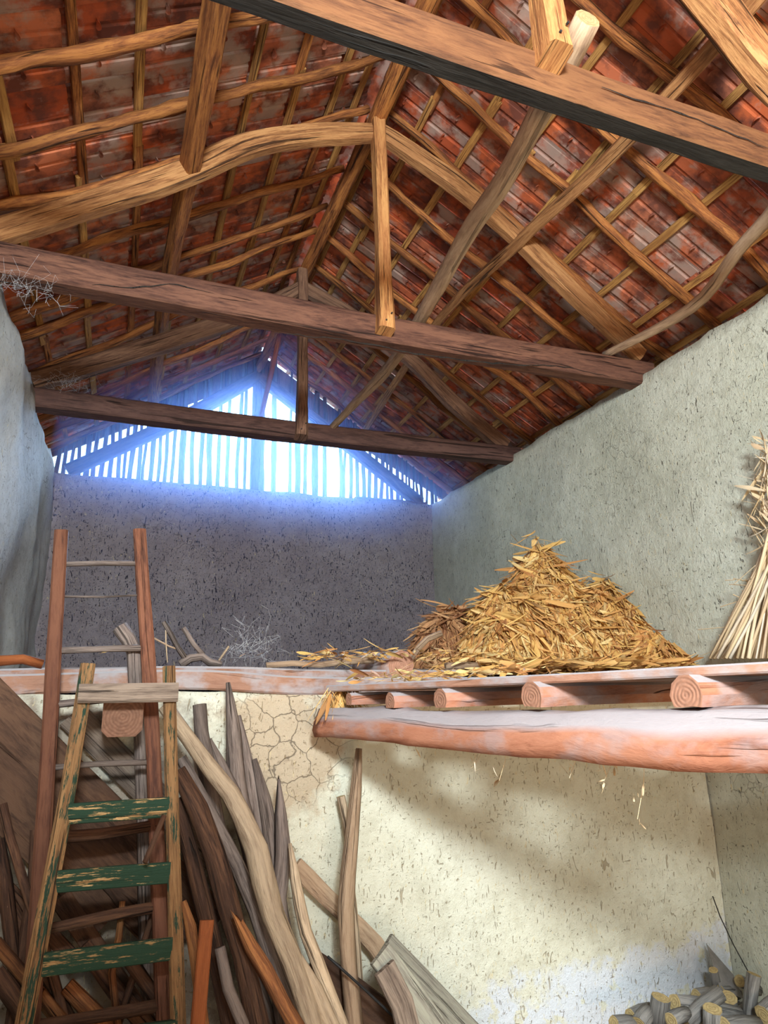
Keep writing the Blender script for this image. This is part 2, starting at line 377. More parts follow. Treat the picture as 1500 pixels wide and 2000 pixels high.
def beam(name, pts, w, h, mat, parent=None, jit=0.03, wob=0.0, end=None, up=(0, 0, 1), c=0.01, step=0.12, tip=None):
    mb = MB(); sweep(mb, rect(w, h, c), pts, up=up, jit=jit, wob=wob, capmi=1 if end else 0, step=step, tip=tip)
    return mb.build(name, [mat, end] if end else [mat], parent)
def box(mb, lo, hi, mi=0):
    b = len(mb.v)
    for z in (lo[2], hi[2]):
        for y in (lo[1], hi[1]):
            for x in (lo[0], hi[0]): mb.v.append((x, y, z))
    for f in ((0, 2, 3, 1), (4, 5, 7, 6), (0, 1, 5, 4), (2, 6, 7, 3), (0, 4, 6, 2), (1, 3, 7, 5)):
        mb.face([b+i for i in f], None, mi)

# ------------------------------------------------------------------ the setting: room shell
A, B, D, ZT, DF, FL = -0.80, 3.70, 7.88, 2.42, 3.77, -H
def wall_mesh(name, org, ux, uz, thick, nu, nv, su, sv, mat, top_j=0.03, amp=0.02):
    """lumpy mud wall: org + ux*u + uz*v, thickness along 'thick' (away from the room)"""
    mb = MB(); org = Vector(org); ux = Vector(ux); uz = Vector(uz); th = Vector(thick); nrm = th.normalized()
    sd = hash(name) % 50 if False else len(name)*3.7
    def pt(i, j):
        u = su*i/nu; v = sv*j/nv
        d = amp*(noise.noise(Vector((u*1.4, v*1.4, sd)))*1.2+0.4*noise.noise(Vector((u*5, v*5, sd))))
        tj = top_j*noise.noise(Vector((u*2.3, 3.1, sd)))*1.5+top_j*.5*noise.noise(Vector((u*9, 3.1, sd)))
        p = org+ux*u+uz*(v+(tj if j == nv else 0))+nrm*d
        if j == nv: p += nrm*0.012
        return p
    for j in range(nv+1):
        for i in range(nu+1): mb.v.append(pt(i, j))
    flip = ux.cross(uz).dot(nrm) > 0
    for j in range(nv):
        for i in range(nu):
            a = j*(nu+1)+i; q = (a, a+1, a+nu+2, a+nu+1)
            mb.face(q[::-1] if flip else q)
    b0 = len(mb.v)                      # top lip and back
    for i in range(nu+1):
        t = pt(i, nv)+th; mb.v.append(t)
    for i in range(nu):
        a = nv*(nu+1)+i; q = (a, a+1, b0+i+1, b0+i); mb.face(q[::-1] if flip else q)
    b1 = len(mb.v)
    for i in range(nu+1): mb.v.append(pt(i, 0)+th)
    for i in range(nu):
        q = (b0+i, b0+i+1, b1+i+1, b1+i); mb.face(q[::-1] if flip else q)
    o = mb.build(name, mat, smooth=False)
    for p in o.data.polygons: p.use_smooth = p.index < nu*nv
    return tag(o, kind='structure')
wall_mesh('wall_right', (B, -2.4, FL), (0, 1, 0), (0, 0, 1), (0.40, 0, 0), 110, 46, D+2.4, ZT-FL, m_wR, top_j=0.035)
wall_mesh('wall_left', (A, -2.4, FL), (0, 1, 0), (0, 0, 1), (-0.40, 0, 0), 110, 46, D+2.4, ZT-FL, m_wL, top_j=0.07, amp=0.055)
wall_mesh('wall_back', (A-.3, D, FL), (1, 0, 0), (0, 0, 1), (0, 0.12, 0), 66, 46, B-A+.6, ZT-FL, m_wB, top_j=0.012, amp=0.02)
wall_mesh('wall_middle', (A, DF, FL), (1, 0, 0), (0, 0, 1), (0, 0.30, 0), 70, 30, B-A, 0.04-FL, m_wM, top_j=0.01, amp=0.022)
mb = MB()
for (lo, hi) in (((A-.4, -2.6, FL), (-0.35, -2.4, 4.6)), ((1.3, -2.6, FL), (B+.4, -2.4, 4.6)), ((-0.35, -2.6, 0.6), (1.3, -2.4, 4.6))): box(mb, lo, hi)
tag(mb.build('wall_front', m_wR), kind='structure')
mb = MB()
nx, ny = 24, 40
for j in range(ny+1):
    for i in range(nx+1):
        x = A-.4+(B-A+.8)*i/nx; y = -5+13.3*j/ny
        mb.v.append((x, y, FL-0.01+0.01*noise.noise(Vector((x*3, y*3, 0)))))
for j in range(ny):
    for i in range(nx):
        a = j*(nx+1)+i; mb.face((a, a+1, a+nx+2, a+nx+1))
tag(mb.build('floor', m_floor), kind='structure')
mb = MB(); box(mb, (-30, -32, FL-.05), (34, 40, FL-.03))
g_ = mb.build('floor', plain('yard_earth', (0.30, 0.26, 0.18))); tag(g_, kind='structure')

# unseen door leaf added behind the photographer to shade the lower left
dr = empty('shade_door_1', (-.36, -.42, FL), kind='structure')
for i in range(5):
    mb = MB(); x0_ = A+.06+i*.19; box(mb, (x0_, -.44, FL+.02), (x0_+.185, -.405, FL+2.95)); mb.build('board', m_brown, dr)
for z_ in (FL+.4, FL+1.5, FL+2.6):
    mb = MB(); box(mb, (A+.07, -.405, z_), (A+1.0, -.375, z_+.12)); mb.build('ledge', m_brown, dr)
# roof surface (centre of the rafters)
RX, RZ, SL = 1.50, 4.40, 0.67
AL = math.atan(SL)
def roofz(x): return RZ-SL*abs(x-RX)
def roof_pt(side, x, y, off=0.0):            # side +1 right, -1 left ; off along the normal
    n = Vector((side*math.sin(AL), 0, math.cos(AL)))
    return Vector((x, y, roofz(x)))+n*off
ceil = {}
for side, nm in ((1, 'ceiling_right'), (-1, 'ceiling_left')):
    ceil[side] = empty(nm, (RX+side*1.3, 4.7, roofz(RX+side*1.3)), kind='structure')
# rafters: crooked poles, about every half metre
RY = {1: [1.95, 2.42, 2.92, 3.44, 3.97, 4.50, 5.03, 5.52, 6.03, 6.55, 7.06, 7.57, 8.05],
      -1: [1.9, 2.48, 3.04, 3.55, 4.03, 4.66, 5.18, 5.55, 6.20, 6.72, 7.2, 7.7, 8.12]}
for side in (1, -1):
    for k, y in enumerate(RY[side]):
        pts = []
        xe = 4.25 if side > 0 else -1.2
        for i in range(7):
            t = i/6; x = RX+side*0.02+(xe-RX)*t
            y_ = y+0.035*noise.noise(Vector((t*2.2, k*3.3, side*5)))*2
            p = roof_pt(side, x, y_, 0.03*noise.noise(Vector((t*2, k*1.7, side))))
            s_ = 0.85+0.3*t+0.12*noise.noise(Vector((t*4, k, 2)))
            pts.append((p.x, p.y, p.z, s_))
        mb = MB(); prof = [(a*0.037, b*0.034) for a, b in CIR[8]]
        sweep(mb, prof, pts, jit=0.28, wob=0.028, step=0.09, freq=5)
        mb.build('rafter', m_rafter, ceil[side], smooth=True)
# battens: sawn strips running along the building, in two or three lengths
gx = 0.315
BX = {1: [1.60+0.0]+[1.83+gx*i*1.02 for i in range(8)], -1: [1.40]+[1.20-gx*1.03*i for i in range(8)]}
for side in (1, -1):
    for k, x in enumerate(BX[side]):
        cuts = [1.15, 2.9+random.random()*1.2, 5.2+random.random()*1.2, 8.45]
        for c in range(3):
            y0, y1 = cuts[c]-0.06, cuts[c+1]+0.06
            dx0 = random.uniform(-.02, .02); dx1 = random.uniform(-.02, .02); pts = []
            for i in range(5):
                t = i/4; xx = x+dx0+(dx1-dx0)*t
                p = roof_pt(side, xx, y0+(y1-y0)*t, 0.058+0.006*noise.noise(Vector((k, t*3, c))))
                pts.append((p.x, p.y, p.z, 0.9+0.25*noise.noise(Vector((t*3, k*2, c*4)))))
            up = (side*math.sin(AL), 0, math.cos(AL))
            beam('batten', pts, 0.058, 0.030, m_batt if random.random() < .8 else m_rafter, ceil[side], jit=0.10, up=up, c=0.004, step=0.3)
# tiles
def tile_mesh(var):
    mb = MB(); Lh = 0.213; w = 0.245
    zz = [0.003, 0.003, 0.0, 0.0, 0.013, 0.013, 0.0, 0.0, 0.013, 0.015, 0.020]
    xs = [0, .06, .08, .36, .40, .47, .51, .79, .83, .93, 1.0]
    n = len(xs)
    for (y, dz) in ((-Lh, 0.022), (Lh, 0.0)):
        for (th) in (0.0, 0.011):
            for i in range(n):
                mb.v.append(((xs[i]-.5)*w, y, zz[i]+dz+th+var*0.001*math.sin(i)))
    for i in range(n-1):
        mb.face((i, 2*n+i, 2*n+i+1, i+1))                    # underside
        mb.face((n+i, n+i+1, 3*n+i+1, 3*n+i))                # top
        mb.face((i, i+1, n+i+1, n+i))
        mb.face((2*n+i, 3*n+i, 3*n+i+1, 2*n+i+1))
    # hooked lug under the tile
    b = len(mb.v); K = 6
    for i in range(K):
        a = math.radians(-65+130*i/(K-1)); cx, cy = 0.034*math.sin(a), -0.02+0.028*math.cos(a)
        s_ = 0.35+0.65*math.sin(math.pi*i/(K-1))
        mb.v += [(cx, cy, 0.006), (cx*0.9, cy-0.006*s_, -0.026*s_), (cx*0.75, cy-0.018*s_, 0.006)]
    for i in range(K-1):
        a = b+3*i
        mb.face((a, a+1, a+4, a+3)); mb.face((a+1, a+2, a+5, a+4))
    return mb.mesh('roof_tile', [m_tile])
TM = [tile_mesh(v) for v in range(3)]
def tile_matrix(side, x, y, off):
    u = Vector((-side*math.cos(AL), 0, math.sin(AL))); n = Vector((side*math.sin(AL), 0, math.cos(AL))); w = Vector((0, side, 0))
    p = roof_pt(side, x, y, off)
    R = Matrix(((w.x, u.x, n.x), (w.y, u.y, n.y), (w.z, u.z, n.z)))
    return p, R
rest = {1: MB(), -1: MB()}
for side in (1, -1):
    rows = []
    for r_ in range(9):
        xc = (RX+0.17+gx*1.02*r_) if side > 0 else (RX-0.17-gx*1.03*r_)
        for c in range(31):
            y = 1.62+0.222*c+(0.02 if r_ % 2 else 0)
            rows.append((xc, y, r_, c))
    # the limit is 300 parts: all of these fit (9 x 31 = 279)
    for (xc, y, r_, c) in rows:
        p, R = tile_matrix(side, xc+random.uniform(-.012, .012), y+random.uniform(-.005, .005), 0.076+random.uniform(0, .006))
        R = R @ Matrix.Rotation(random.uniform(-.03, .03), 3, 'Z') @ Matrix.Rotation(random.uniform(-.02, .02), 3, 'Y')
        o = bpy.data.objects.new('roof_tile', TM[(r_*31+c*7) % 3]); COL.objects.link(o)
        o.parent = ceil[side]; o.location = p-WL[ceil[side]]; o.rotation_euler = R.to_euler()
# ridge caps
mb = MB(); 
K = 8
for (y, s_) in ((-.20, 1.0), (.20, 1.08)):
    for i in range(K+1):
        a = math.pi*i/K; mb.v.append((0.125*s_*math.cos(a), y, 0.075*s_*math.sin(a)))
for i in range(K): mb.face((i, i+1, K+2+i, K+1+i))
capm = mb.mesh('ridge_tile', [m_tile])
for c in range(19):
    o = bpy.data.objects.new('ridge_tile', capm); COL.objects.link(o); o.parent = ceil[1]
    o.location = Vector((RX, 1.5+0.37*c, RZ+0.10))-WL[ceil[1]]
# roof over the part of the barn behind the photographer, and the last strip past the gable
for side in (1, -1):
    mb = MB()
    for (y0, y1) in ((-3.0, 1.52),):
        for r_ in range(9):
            xa = RX+side*(gx*1.02*r_); xb = RX+side*(gx*1.02*(r_+1)+.05)
            a, b_ = roof_pt(side, xa, y0, .085), roof_pt(side, xb, y0, .10)
            c_, d_ = roof_pt(side, xb, y1, .10), roof_pt(side, xa, y1, .085)
            k = len(mb.v); mb.v += [a, b_, c_, d_]; mb.face((k, k+1, k+2, k+3))
    o = mb.build('roof_covering', m_tile, ceil[side]); o['kind'] = 'stuff'
# mud infill between wall head and roof
for nm, x0, x1, zt_ in (('wall_right_head', B+0.37, B+0.50, 2.70), ('wall_left_head', A-0.48, A-0.34, 2.66)):
    mb = MB(); ny = 60
    zi = ZT-0.02
    for j in range(ny+1):
        y = -2.4+(D+2.4+.1)*j/ny; d = 0.03*noise.noise(Vector((y*3, 0, x0)))
        for (x, z) in ((x0, zi), (x0, zt_-.06), (x1, zt_-.06), (x1, zi)): mb.v.append((x+d, y, z+d))
    for j in range(ny):
        for i in range(4):
            a = 4*j+i; b_ = 4*j+(i+1) % 4; mb.face((a, b_, b_+4, a+4))
    tag(mb.build(nm.replace('_head', '_top'), m_wR), kind='structure')

# ------------------------------------------------------------------ roof timbers
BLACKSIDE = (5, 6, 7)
def truss(y, xl, xr, label, tie_mat, tie_w=0.17, tie_h=0.175, princ_l=None, princ_r=None, kx=1.5, ktop=4.16, kbot=2.36, z0=2.34, z1=2.34, black=False, pr=0.075, endx=None):
    t = empty('roof_truss', ((xl+xr)/2, y, z0), label, 'roof truss')
    zc = tie_h/2
    pts = []
    for i in range(7):
        s_ = i/6; x = xl+(xr-xl)*s_
        pts.append((x, y, z0+(z1-z0)*s_+zc-0.02*math.sin(math.pi*s_)+0.012*noise.noise(Vector((x*1.3, y, 0))), 1+0.05*noise.noise(Vector((x, y, 5)))))
    mb = MB(); sweep(mb, rect(tie_w, tie_h, 0.012), pts, jit=0.02, capmi=1, step=0.12)
    if black:                            # the underside faces take the black wood
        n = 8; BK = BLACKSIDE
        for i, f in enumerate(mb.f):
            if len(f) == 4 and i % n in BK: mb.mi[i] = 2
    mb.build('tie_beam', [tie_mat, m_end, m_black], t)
    for pl in (princ_l, princ_r):
        if pl:
            mb = MB(); sweep(mb, rect(0.11, 0.145, 0.022), [(x, y, z, s_) for (x, z, s_) in pl], jit=0.05, step=0.10)
            mb.build('principal_rafter', [m_raft], t)
    mb = MB(); sweep(mb, rect(0.095, 0.12, 0.015), [(kx, y-0.03, ktop, 1.0), (kx+.01, y-0.04, (ktop+kbot)/2, 0.9), (kx, y-0.075, kbot+.25, 1.05), (kx-.01, y-0.10, kbot-0.01, 1.2)], up=(0, 1, 0), jit=0.06, step=0.12)
    k = mb.build('king_post', [m_post], t)
    for (dx, z) in ((-.02, kbot+.05), (.02, kbot+.11)):
        nb = MB(); b = 0
        for (r, dy) in ((.006, -.172), (.006, -.16)):
            for a, c in CIR[6]: nb.v.append((kx+dx+a*r, y+dy, z+c*r))
        nb.face([b+i for i in range(6)])
        for i in range(6): nb.face((b+i, b+6+i, b+6+(i+1) % 6, b+(i+1) % 6))
        nb.build('nail_head', m_iron, k)
    return t
TR = []
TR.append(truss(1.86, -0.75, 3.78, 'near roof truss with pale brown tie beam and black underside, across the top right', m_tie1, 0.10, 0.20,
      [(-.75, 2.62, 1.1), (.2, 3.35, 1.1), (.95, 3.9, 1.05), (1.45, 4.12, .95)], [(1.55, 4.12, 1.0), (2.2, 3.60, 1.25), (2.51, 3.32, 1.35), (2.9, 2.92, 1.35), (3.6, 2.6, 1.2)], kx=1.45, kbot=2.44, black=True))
TR.append(truss(3.95, -0.90, 3.84, 'middle roof truss with bowed golden rafters meeting at the king post, dark cracked tie beam', m_tie, 0.14, 0.20,
      [(-.88, 2.60, 1.0), (-.30, 3.00, 1.05), (.13, 3.31, 1.1), (.60, 3.70, 1.1), (.99, 3.90, 1.05), (1.25, 4.0, 1.0), (1.48, 4.08, .9)],
      [(1.56, 4.10, .9), (1.80, 4.00, 1.0), (2.22, 3.79, 1.05), (2.62, 3.52, 1.0), (3.1, 3.13, 1.0), (3.45, 2.86, .95), (3.78, 2.62, .9)], kx=1.52, kbot=2.37))
T3 = truss(5.90, -0.90, 3.80, 'far roof truss with smoother straight backlit-dark tie beam in front of the bright slatted gable', m_tie3, 0.16, 0.17,
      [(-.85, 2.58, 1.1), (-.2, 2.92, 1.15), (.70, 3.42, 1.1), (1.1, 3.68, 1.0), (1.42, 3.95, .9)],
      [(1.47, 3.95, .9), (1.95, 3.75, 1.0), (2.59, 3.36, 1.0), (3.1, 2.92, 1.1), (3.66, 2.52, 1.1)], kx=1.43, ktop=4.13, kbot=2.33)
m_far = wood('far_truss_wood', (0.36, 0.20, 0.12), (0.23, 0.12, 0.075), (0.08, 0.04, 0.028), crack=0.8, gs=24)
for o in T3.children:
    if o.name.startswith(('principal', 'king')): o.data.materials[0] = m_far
# gable truss
GY = 8.06
t = empty('roof_truss', (1.5, GY, 2.45), 'rearmost roof truss, blue-dark against the bright slatted gable', 'roof truss')
beam('principal_rafter', [(-.70, GY, 2.50), (.45, GY, 3.26), (1.38, GY, 3.98)], 0.10, 0.15, m_tie, t, jit=.03)
beam('principal_rafter', [(1.42, GY, 3.98), (2.5, GY, 3.26), (3.62, GY, 2.48)], 0.10, 0.15, m_tie, t, jit=.03)
beam('king_post', [(1.40, GY, 4.02), (1.40, GY, 2.40)], 0.11, 0.09, m_tie, t, up=(0, 1, 0))
beam('sole_plate', [(2.7, GY, 2.46), (3.7, GY, 2.46)], 0.1, 0.06, m_tie, t)
def crack(parent, path, yf, wmax):
    mb = MB(); n = len(path)*8; rr = random.Random(n)
    pts = catmull([atY(x, y, yf) for x, y in path], .05)
    for i, (p, _) in enumerate(pts):
        t_ = i/(len(pts)-1); w_ = wmax*math.sin(math.pi*min(1, t_*1.0+.05))**.6*rr.uniform(.35, 1)+.0005
        z_ = p.z+rr.uniform(-.006, .006)
        mb.v += [(p.x, yf, z_-w_/2), (p.x, yf, z_+w_/2)]
    for i in range(len(pts)-1): mb.face((2*i, 2*i+2, 2*i+3, 2*i+1))
    mb.build('crack', m_black, parent)
crack(TR[0], [(1175, 168), (1260, 200), (1330, 220), (1400, 248), (1480, 282), (1530, 300)], 1.86-.05-.006, .012)
crack(TR[1], [(560, 652), (700, 668), (810, 690), (900, 702), (1000, 712), (1100, 716), (1215, 742)], 3.95-.07-.006, .014)
crack(TR[1], [(180, 555), (260, 562), (330, 555), (420, 572)], 3.95-.07-.006, .010)
# ridge pole
o = log('ridge_pole', [(1.53, 1.2, 4.20, 1.1), (1.51, 2.9, 4.20, 1.15), (1.52, 3.97, 4.21, 1.1), (1.50, 5.0, 4.22, 1), (1.49, 5.9, 4.21, 1.05), (1.46, 7.0, 4.2, .95), (1.44, 8.35, 4.2, .95)], 0.062, m_rafter, jit=.08)
tag(o, 'round brown ridge pole running under the roof peak above the king posts', 'ridge beam')
# purlins
o = beam('purlin', [(.27, 1.3, 3.37, 1.05), (.22, 2.6, 3.40, 1.05), (.20, 3.6, 3.37, 1), (.16, 4.7, 3.33, .9), (.13, 5.9, 3.33, .9), (.15, 8.3, 3.32, .85)], 0.10, 0.12, m_rafter, jit=.06, up=(-SL, 0, 1))
tag(o, 'squared brown purlin running lengthwise under the left roof slope', 'purlin')
o = beam('purlin', [(2.75, 1.3, 3.36, 1.0), (2.76, 2.7, 3.36, 1.0), (2.68, 3.97, 3.41, .95), (2.62, 5.4, 3.45, .9), (2.80, 8.3, 3.30, .85)], 0.085, 0.10, m_raft, jit=.06, up=(SL, 0, 1))
tag(o, 'squared tan purlin running lengthwise under the right roof slope', 'purlin')
# loose poles resting on the ties
P = [atY(1148, 36, 1.72), atY(1066, 200, 2.08), atY(985, 350, 2.55), atY(905, 470, 3.1), atY(822, 622, 3.97), atY(780, 690, 4.45), atY(735, 745, 4.95), atY(645, 838, 5.9)]
P = [(p.x, p.y, p.z+0.0, s_) for p, s_ in zip(P, (1.05, 1.05, 1.05, 1, .9, .85, .85, .6))]
o = log('wooden_pole', P, 0.052, m_pole, jit=.08, end=m_endy, seg=10)
tag(o, 'long round pole lying on the tie beams, its sawn end by the near king post', 'pole')
P = [atY(1215, 678, 4.15), atY(1180, 694, 3.97), atY(1290, 638, 3.45), atY(1375, 580, 3.1), atY(1440, 490, 2.75), atY(1500, 425, 2.45), atY(1560, 350, 2.1)]
P = P[1:]
o = log('wooden_pole', [(p.x, p.y, p.z, s_) for p, s_ in zip(P, (.7, .9, 1, 1.1, 1.1, 1.1))], 0.040, m_pole, jit=.08, seg=8)
tag(o, 'bent grey-brown pole slanting from the top of the right wall onto the middle tie beam', 'pole')
# leaning brace under the far end of the ridge
o = beam('wooden_brace', [atY(545, 655, 7.0), atY(528, 735, 7.1), atY(508, 822, 7.2)], 0.05, 0.10, m_orange, up=(0, 1, 0), jit=.05)
tag(o, 'thin reddish brace board hanging down below the ridge near the gable', 'brace')
# ------------------------------------------------------------------ gable screen of sticks
gs = empty('gable_screen', (1.5, GY+0.12, 2.35), 'screen of upright sticks closing the gable above the back wall, sky between them', 'screen')
x = -0.85
while x < 3.95:
    w_ = random.uniform(0.030, 0.060) if x > 2.2 or x < 0.5 else random.uniform(0.035, 0.095)
    gap = random.uniform(0.028, 0.05) if x < 0.6 else (random.uniform(0.02, 0.10) if x < 2.3 else random.uniform(0.02, 0.035))
    if 1.52 < x < 1.62 or 2.18 < x < 2.30: gap = 0.16
    xc = x+w_/2; top = roofz(min(max(xc, -1.1), 4.1))+0.03
    if xc < 0.0 or xc > 3.2: gap *= 0.8
    mb = MB(); tl = random.uniform(-.025, .025)
    prof = [(a*w_/2, b*0.014) for a, b in CIR[6]]
    y_ = GY+0.10+random.uniform(0, .03)
    sweep(mb, prof, [(xc+tl, y_, top, .8), (xc, y_, (top+2.3)/2, 1), (xc-tl, y_, 2.30, 1.05)], up=(0, 1, 0), jit=.18, step=0.15, wob=.02)
    mb.build('stick', m_gable, gs, smooth=True)
    x += w_+gap
for xa, xb in ((-1.15, 1.42), (4.15, 1.42)):
    mb = MB(); yb_ = GY+.17; za = 2.56; zb = 4.06
    for yy in (yb_, yb_+.03):
        mb.v += [(xa, yy, za), (xb, yy, zb), (xb, yy, roofz(xb)+.08), (xa, yy, roofz(xa)+.08)]
    mb.face((0, 1, 2, 3)); mb.face((7, 6, 5, 4))
    for i in range(4): j = (i+1) % 4; mb.face((j, i, i+4, j+4))
    mb.build('barge_board', m_tie, gs)
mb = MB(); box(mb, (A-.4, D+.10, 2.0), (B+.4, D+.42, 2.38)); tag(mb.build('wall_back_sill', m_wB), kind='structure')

# ------------------------------------------------------------------ the loft
def sets(name, lo, hi, n, mat, label, cat):
    pass
# wall-head beams on top of the lower wall
o = beam('lintel_beam', [(A+.02, DF+.08, .075), (.3, DF+.07, .10), (1.0, DF+.08, .06), (1.9, DF+.10, .05), (3.0, DF+.10, .05), (3.66, DF+.10, .05)], 0.16, 0.10, m_pink2, jit=.05)
tag(o, 'dusty pinkish beam bedded along the top of the cream lower wall', 'beam')
o = beam('loft_edge_board', [(A+.02, DF+.14, .135), (.3, DF+.13, .145), (1.1, DF+.16, .125), (2.0, DF+.2, .12)], 0.14, 0.05, m_pink2, jit=.10)
tag(o, 'grey rough board edging the loft above the pinkish wall beam', 'board')
ld = empty('loft_deck', (1.5, 5.8, .10), 'loft deck of boards behind the lower wall, carrying the husk pile', 'loft deck')
y = DF+.32
while y < D-.15:
    w_ = random.uniform(.2, .28)
    beam('deck_board', [(A+.04, y+w_/2, .14), (1.4, y+w_/2, .14), (B-.04, y+w_/2, .14)], w_-.012, .04, m_grey, ld, c=.004, jit=.03, step=.6); y += w_
# joist ends showing through the lower wall
p = atY(240, 1400, 3.40)
o = beam('floor_joist', [(p.x, 3.42, p.z, 1), (p.x, 3.74, p.z, 1)], 0.175, 0.175, m_grey, end=m_end, c=.028, jit=.03)
tag(o, 'square sawn beam end with growth rings poking from the wall between the ladder rails', 'joist')
p = atY(706, 1415, 3.45)
o = beam('floor_joist', [(p.x, 3.45, p.z, 1), (p.x, 3.76, p.z, 1)], 0.115, 0.14, m_pink, end=m_endp, c=.035, jit=.03)
tag(o, 'pinkish rounded joist end set against the left end of the hewn shelf beam', 'joist')
p = atY(784, 1304, 3.86)
o = log('wood_log', [(p.x, 3.86, p.z+.01), (p.x-.08, 4.3, p.z+.02)], 0.090, m_pink2, end=m_endp, seg=12, jit=.08)
tag(o, 'short thick log with orange-pink cut end lying on the loft left of the husks', 'log')
# shelf beam: from the lower wall towards the camera on the right
S0 = atY(640, 1409, 3.62); S1 = atY(1500, 1447, 1.6)
def shelfpt(t): return S0+(S1-S0)*t
pts = []
for t_, dz, s_ in ((0, .0, .95), (.2, .0, .95), (.45, -.015, 1.0), (.7, -.01, 1.08), (1.0, 0, 1.15), (1.25, .02, 1.2)):
    q = shelfpt(t_); pts.append((q.x, q.y, q.z+dz-.01, s_))
mb = MB(); prof = [(.085, -.065), (.10, -.03), (.095, .012), (.06, .078), (-.01, .092), (-.055, .062), (-.075, .012), (-.08, -.05), (-.03, -.068)]
sweep(mb, prof, pts, jit=.09, step=.08, capmi=1, freq=5)
o = mb.build('shelf_beam', [m_pink, m_endp], None, 'side'); tag(o, 'long hewn pinkish-orange beam with dusty top carrying the side shelf', 'beam')
# joists across it
JL = []
for k, (px_, py_, rr, lab) in enumerate(((690, 1368, .035, 'small wedge-shaped joist end at the far left of the side shelf, next to the wall'),
                           (770, 1371, .043, 'second joist from the wall, thin and half-round, on the shelf beam'),
                           (868, 1368, .048, 'third joist from the wall, half-round, on the shelf beam'),
                           (1045, 1362, .058, 'fourth joist from the wall, taller pink half-round end, on the shelf beam'),
                           (1345, 1358, .060, 'nearest joist on the shelf beam, thick with rounded pink end'))):
    # place on the beam: find t so that the beam point projects under px_
    best = min((abs((lambda q: (750+FPX*q.dot(_R)/q.dot(_F)))(shelfpt(i/200))-px_), i/200) for i in range(220))[1]
    q = shelfpt(best); c = atY(px_, py_, q.y-.02)
    zc = c.z
    mb = MB(); pr = [(a*rr*1.05, max(b, -.55)*rr*1.1) for a, b in CIR[10]]
    sweep(mb, pr, [(c.x-.03, c.y-.02, zc), (c.x+.6, c.y+.05, zc+.005), (B-.02, c.y+.15, zc+.01)], jit=.06, capmi=1)
    o = mb.build('shelf_joist', [m_pink, m_endp]); tag(o, lab, 'joist', 'joists of the side shelf'); JL.append((c, rr))
# deck planks of the side shelf, edge plank rising slightly towards the camera
E0 = atY(650, 1345, 3.60); E1 = atY(1500, 1303, 1.62)
off = 0.0
for k in range(5):
    a = E0+Vector((off+.05, 0, 0)); b = E1+(E1-E0)*.25+Vector((off+.05, 0, 0))
    m_ = (a+b)/2
    lab = ('long dusty edge plank lying on the shelf joists, front edge pinkish', 'second shelf plank, just behind the edge plank', 'third shelf plank from the edge of the side shelf', 'fourth shelf plank, under the stalks', 'shelf plank nearest the right wall')[k]
    if k and a.x > 3.3: break
    o = beam('shelf_plank', [(a.x, a.y, a.z, 1), (m_.x, m_.y, m_.z+.004-.008, 1.0), (b.x, b.y, b.z, 1)], 0.22, 0.034, m_pink2, jit=.03, c=.006, step=.15)
    tag(o, lab, 'plank', 'planks of the side shelf'); off += .235+.2*(k > 2)

# ------------------------------------------------------------------ dry husk piles
def blade(L, w, bend, twist, fold, segs=4, seedc=0):
    mb = MB(); 
    for i in range(segs+1):
        t = i/segs; ww = w*(.55+.45*math.sin(math.pi*min(t*1.3, .5)))*(1 if t < .7 else max(.12, 1-(t-.7)*2.6))
        z = bend*L*(t*t); y = L*t; an = twist*t
        for s_ in (-1, 0, 1):
            mb.v.append((s_*ww/2*math.cos(an), y, z+s_*ww/2*math.sin(an)+(fold*ww if s_ == 0 else 0)))
    for i in range(segs):
        for s_ in range(2):
            a = 3*i+s_; t0 = i/segs; t1 = (i+1)/segs
            mb.face((a, a+1, a+4, a+3), [(seedc+.05+s_*.4, t0), (seedc+.45+s_*.4, t0), (seedc+.45+s_*.4, t1), (seedc+.05+s_*.4, t1)])
    return mb
BL = [blade(random.uniform(.10, .30), random.choice((.010, .016, .026, .038)), random.uniform(-.25, .25), random.uniform(-2.2, 2.2), random.uniform(-.4, .4), 5) for _ in range(16)]
def put(mb, src, M_, cidx):
    b = len(mb.v)
    for v in src.v: mb.v.append(M_ @ Vector(v))
    for f, uv in zip(src.f, src.uv): mb.face([b+i for i in f], [(u+cidx, v_) for u, v_ in uv])
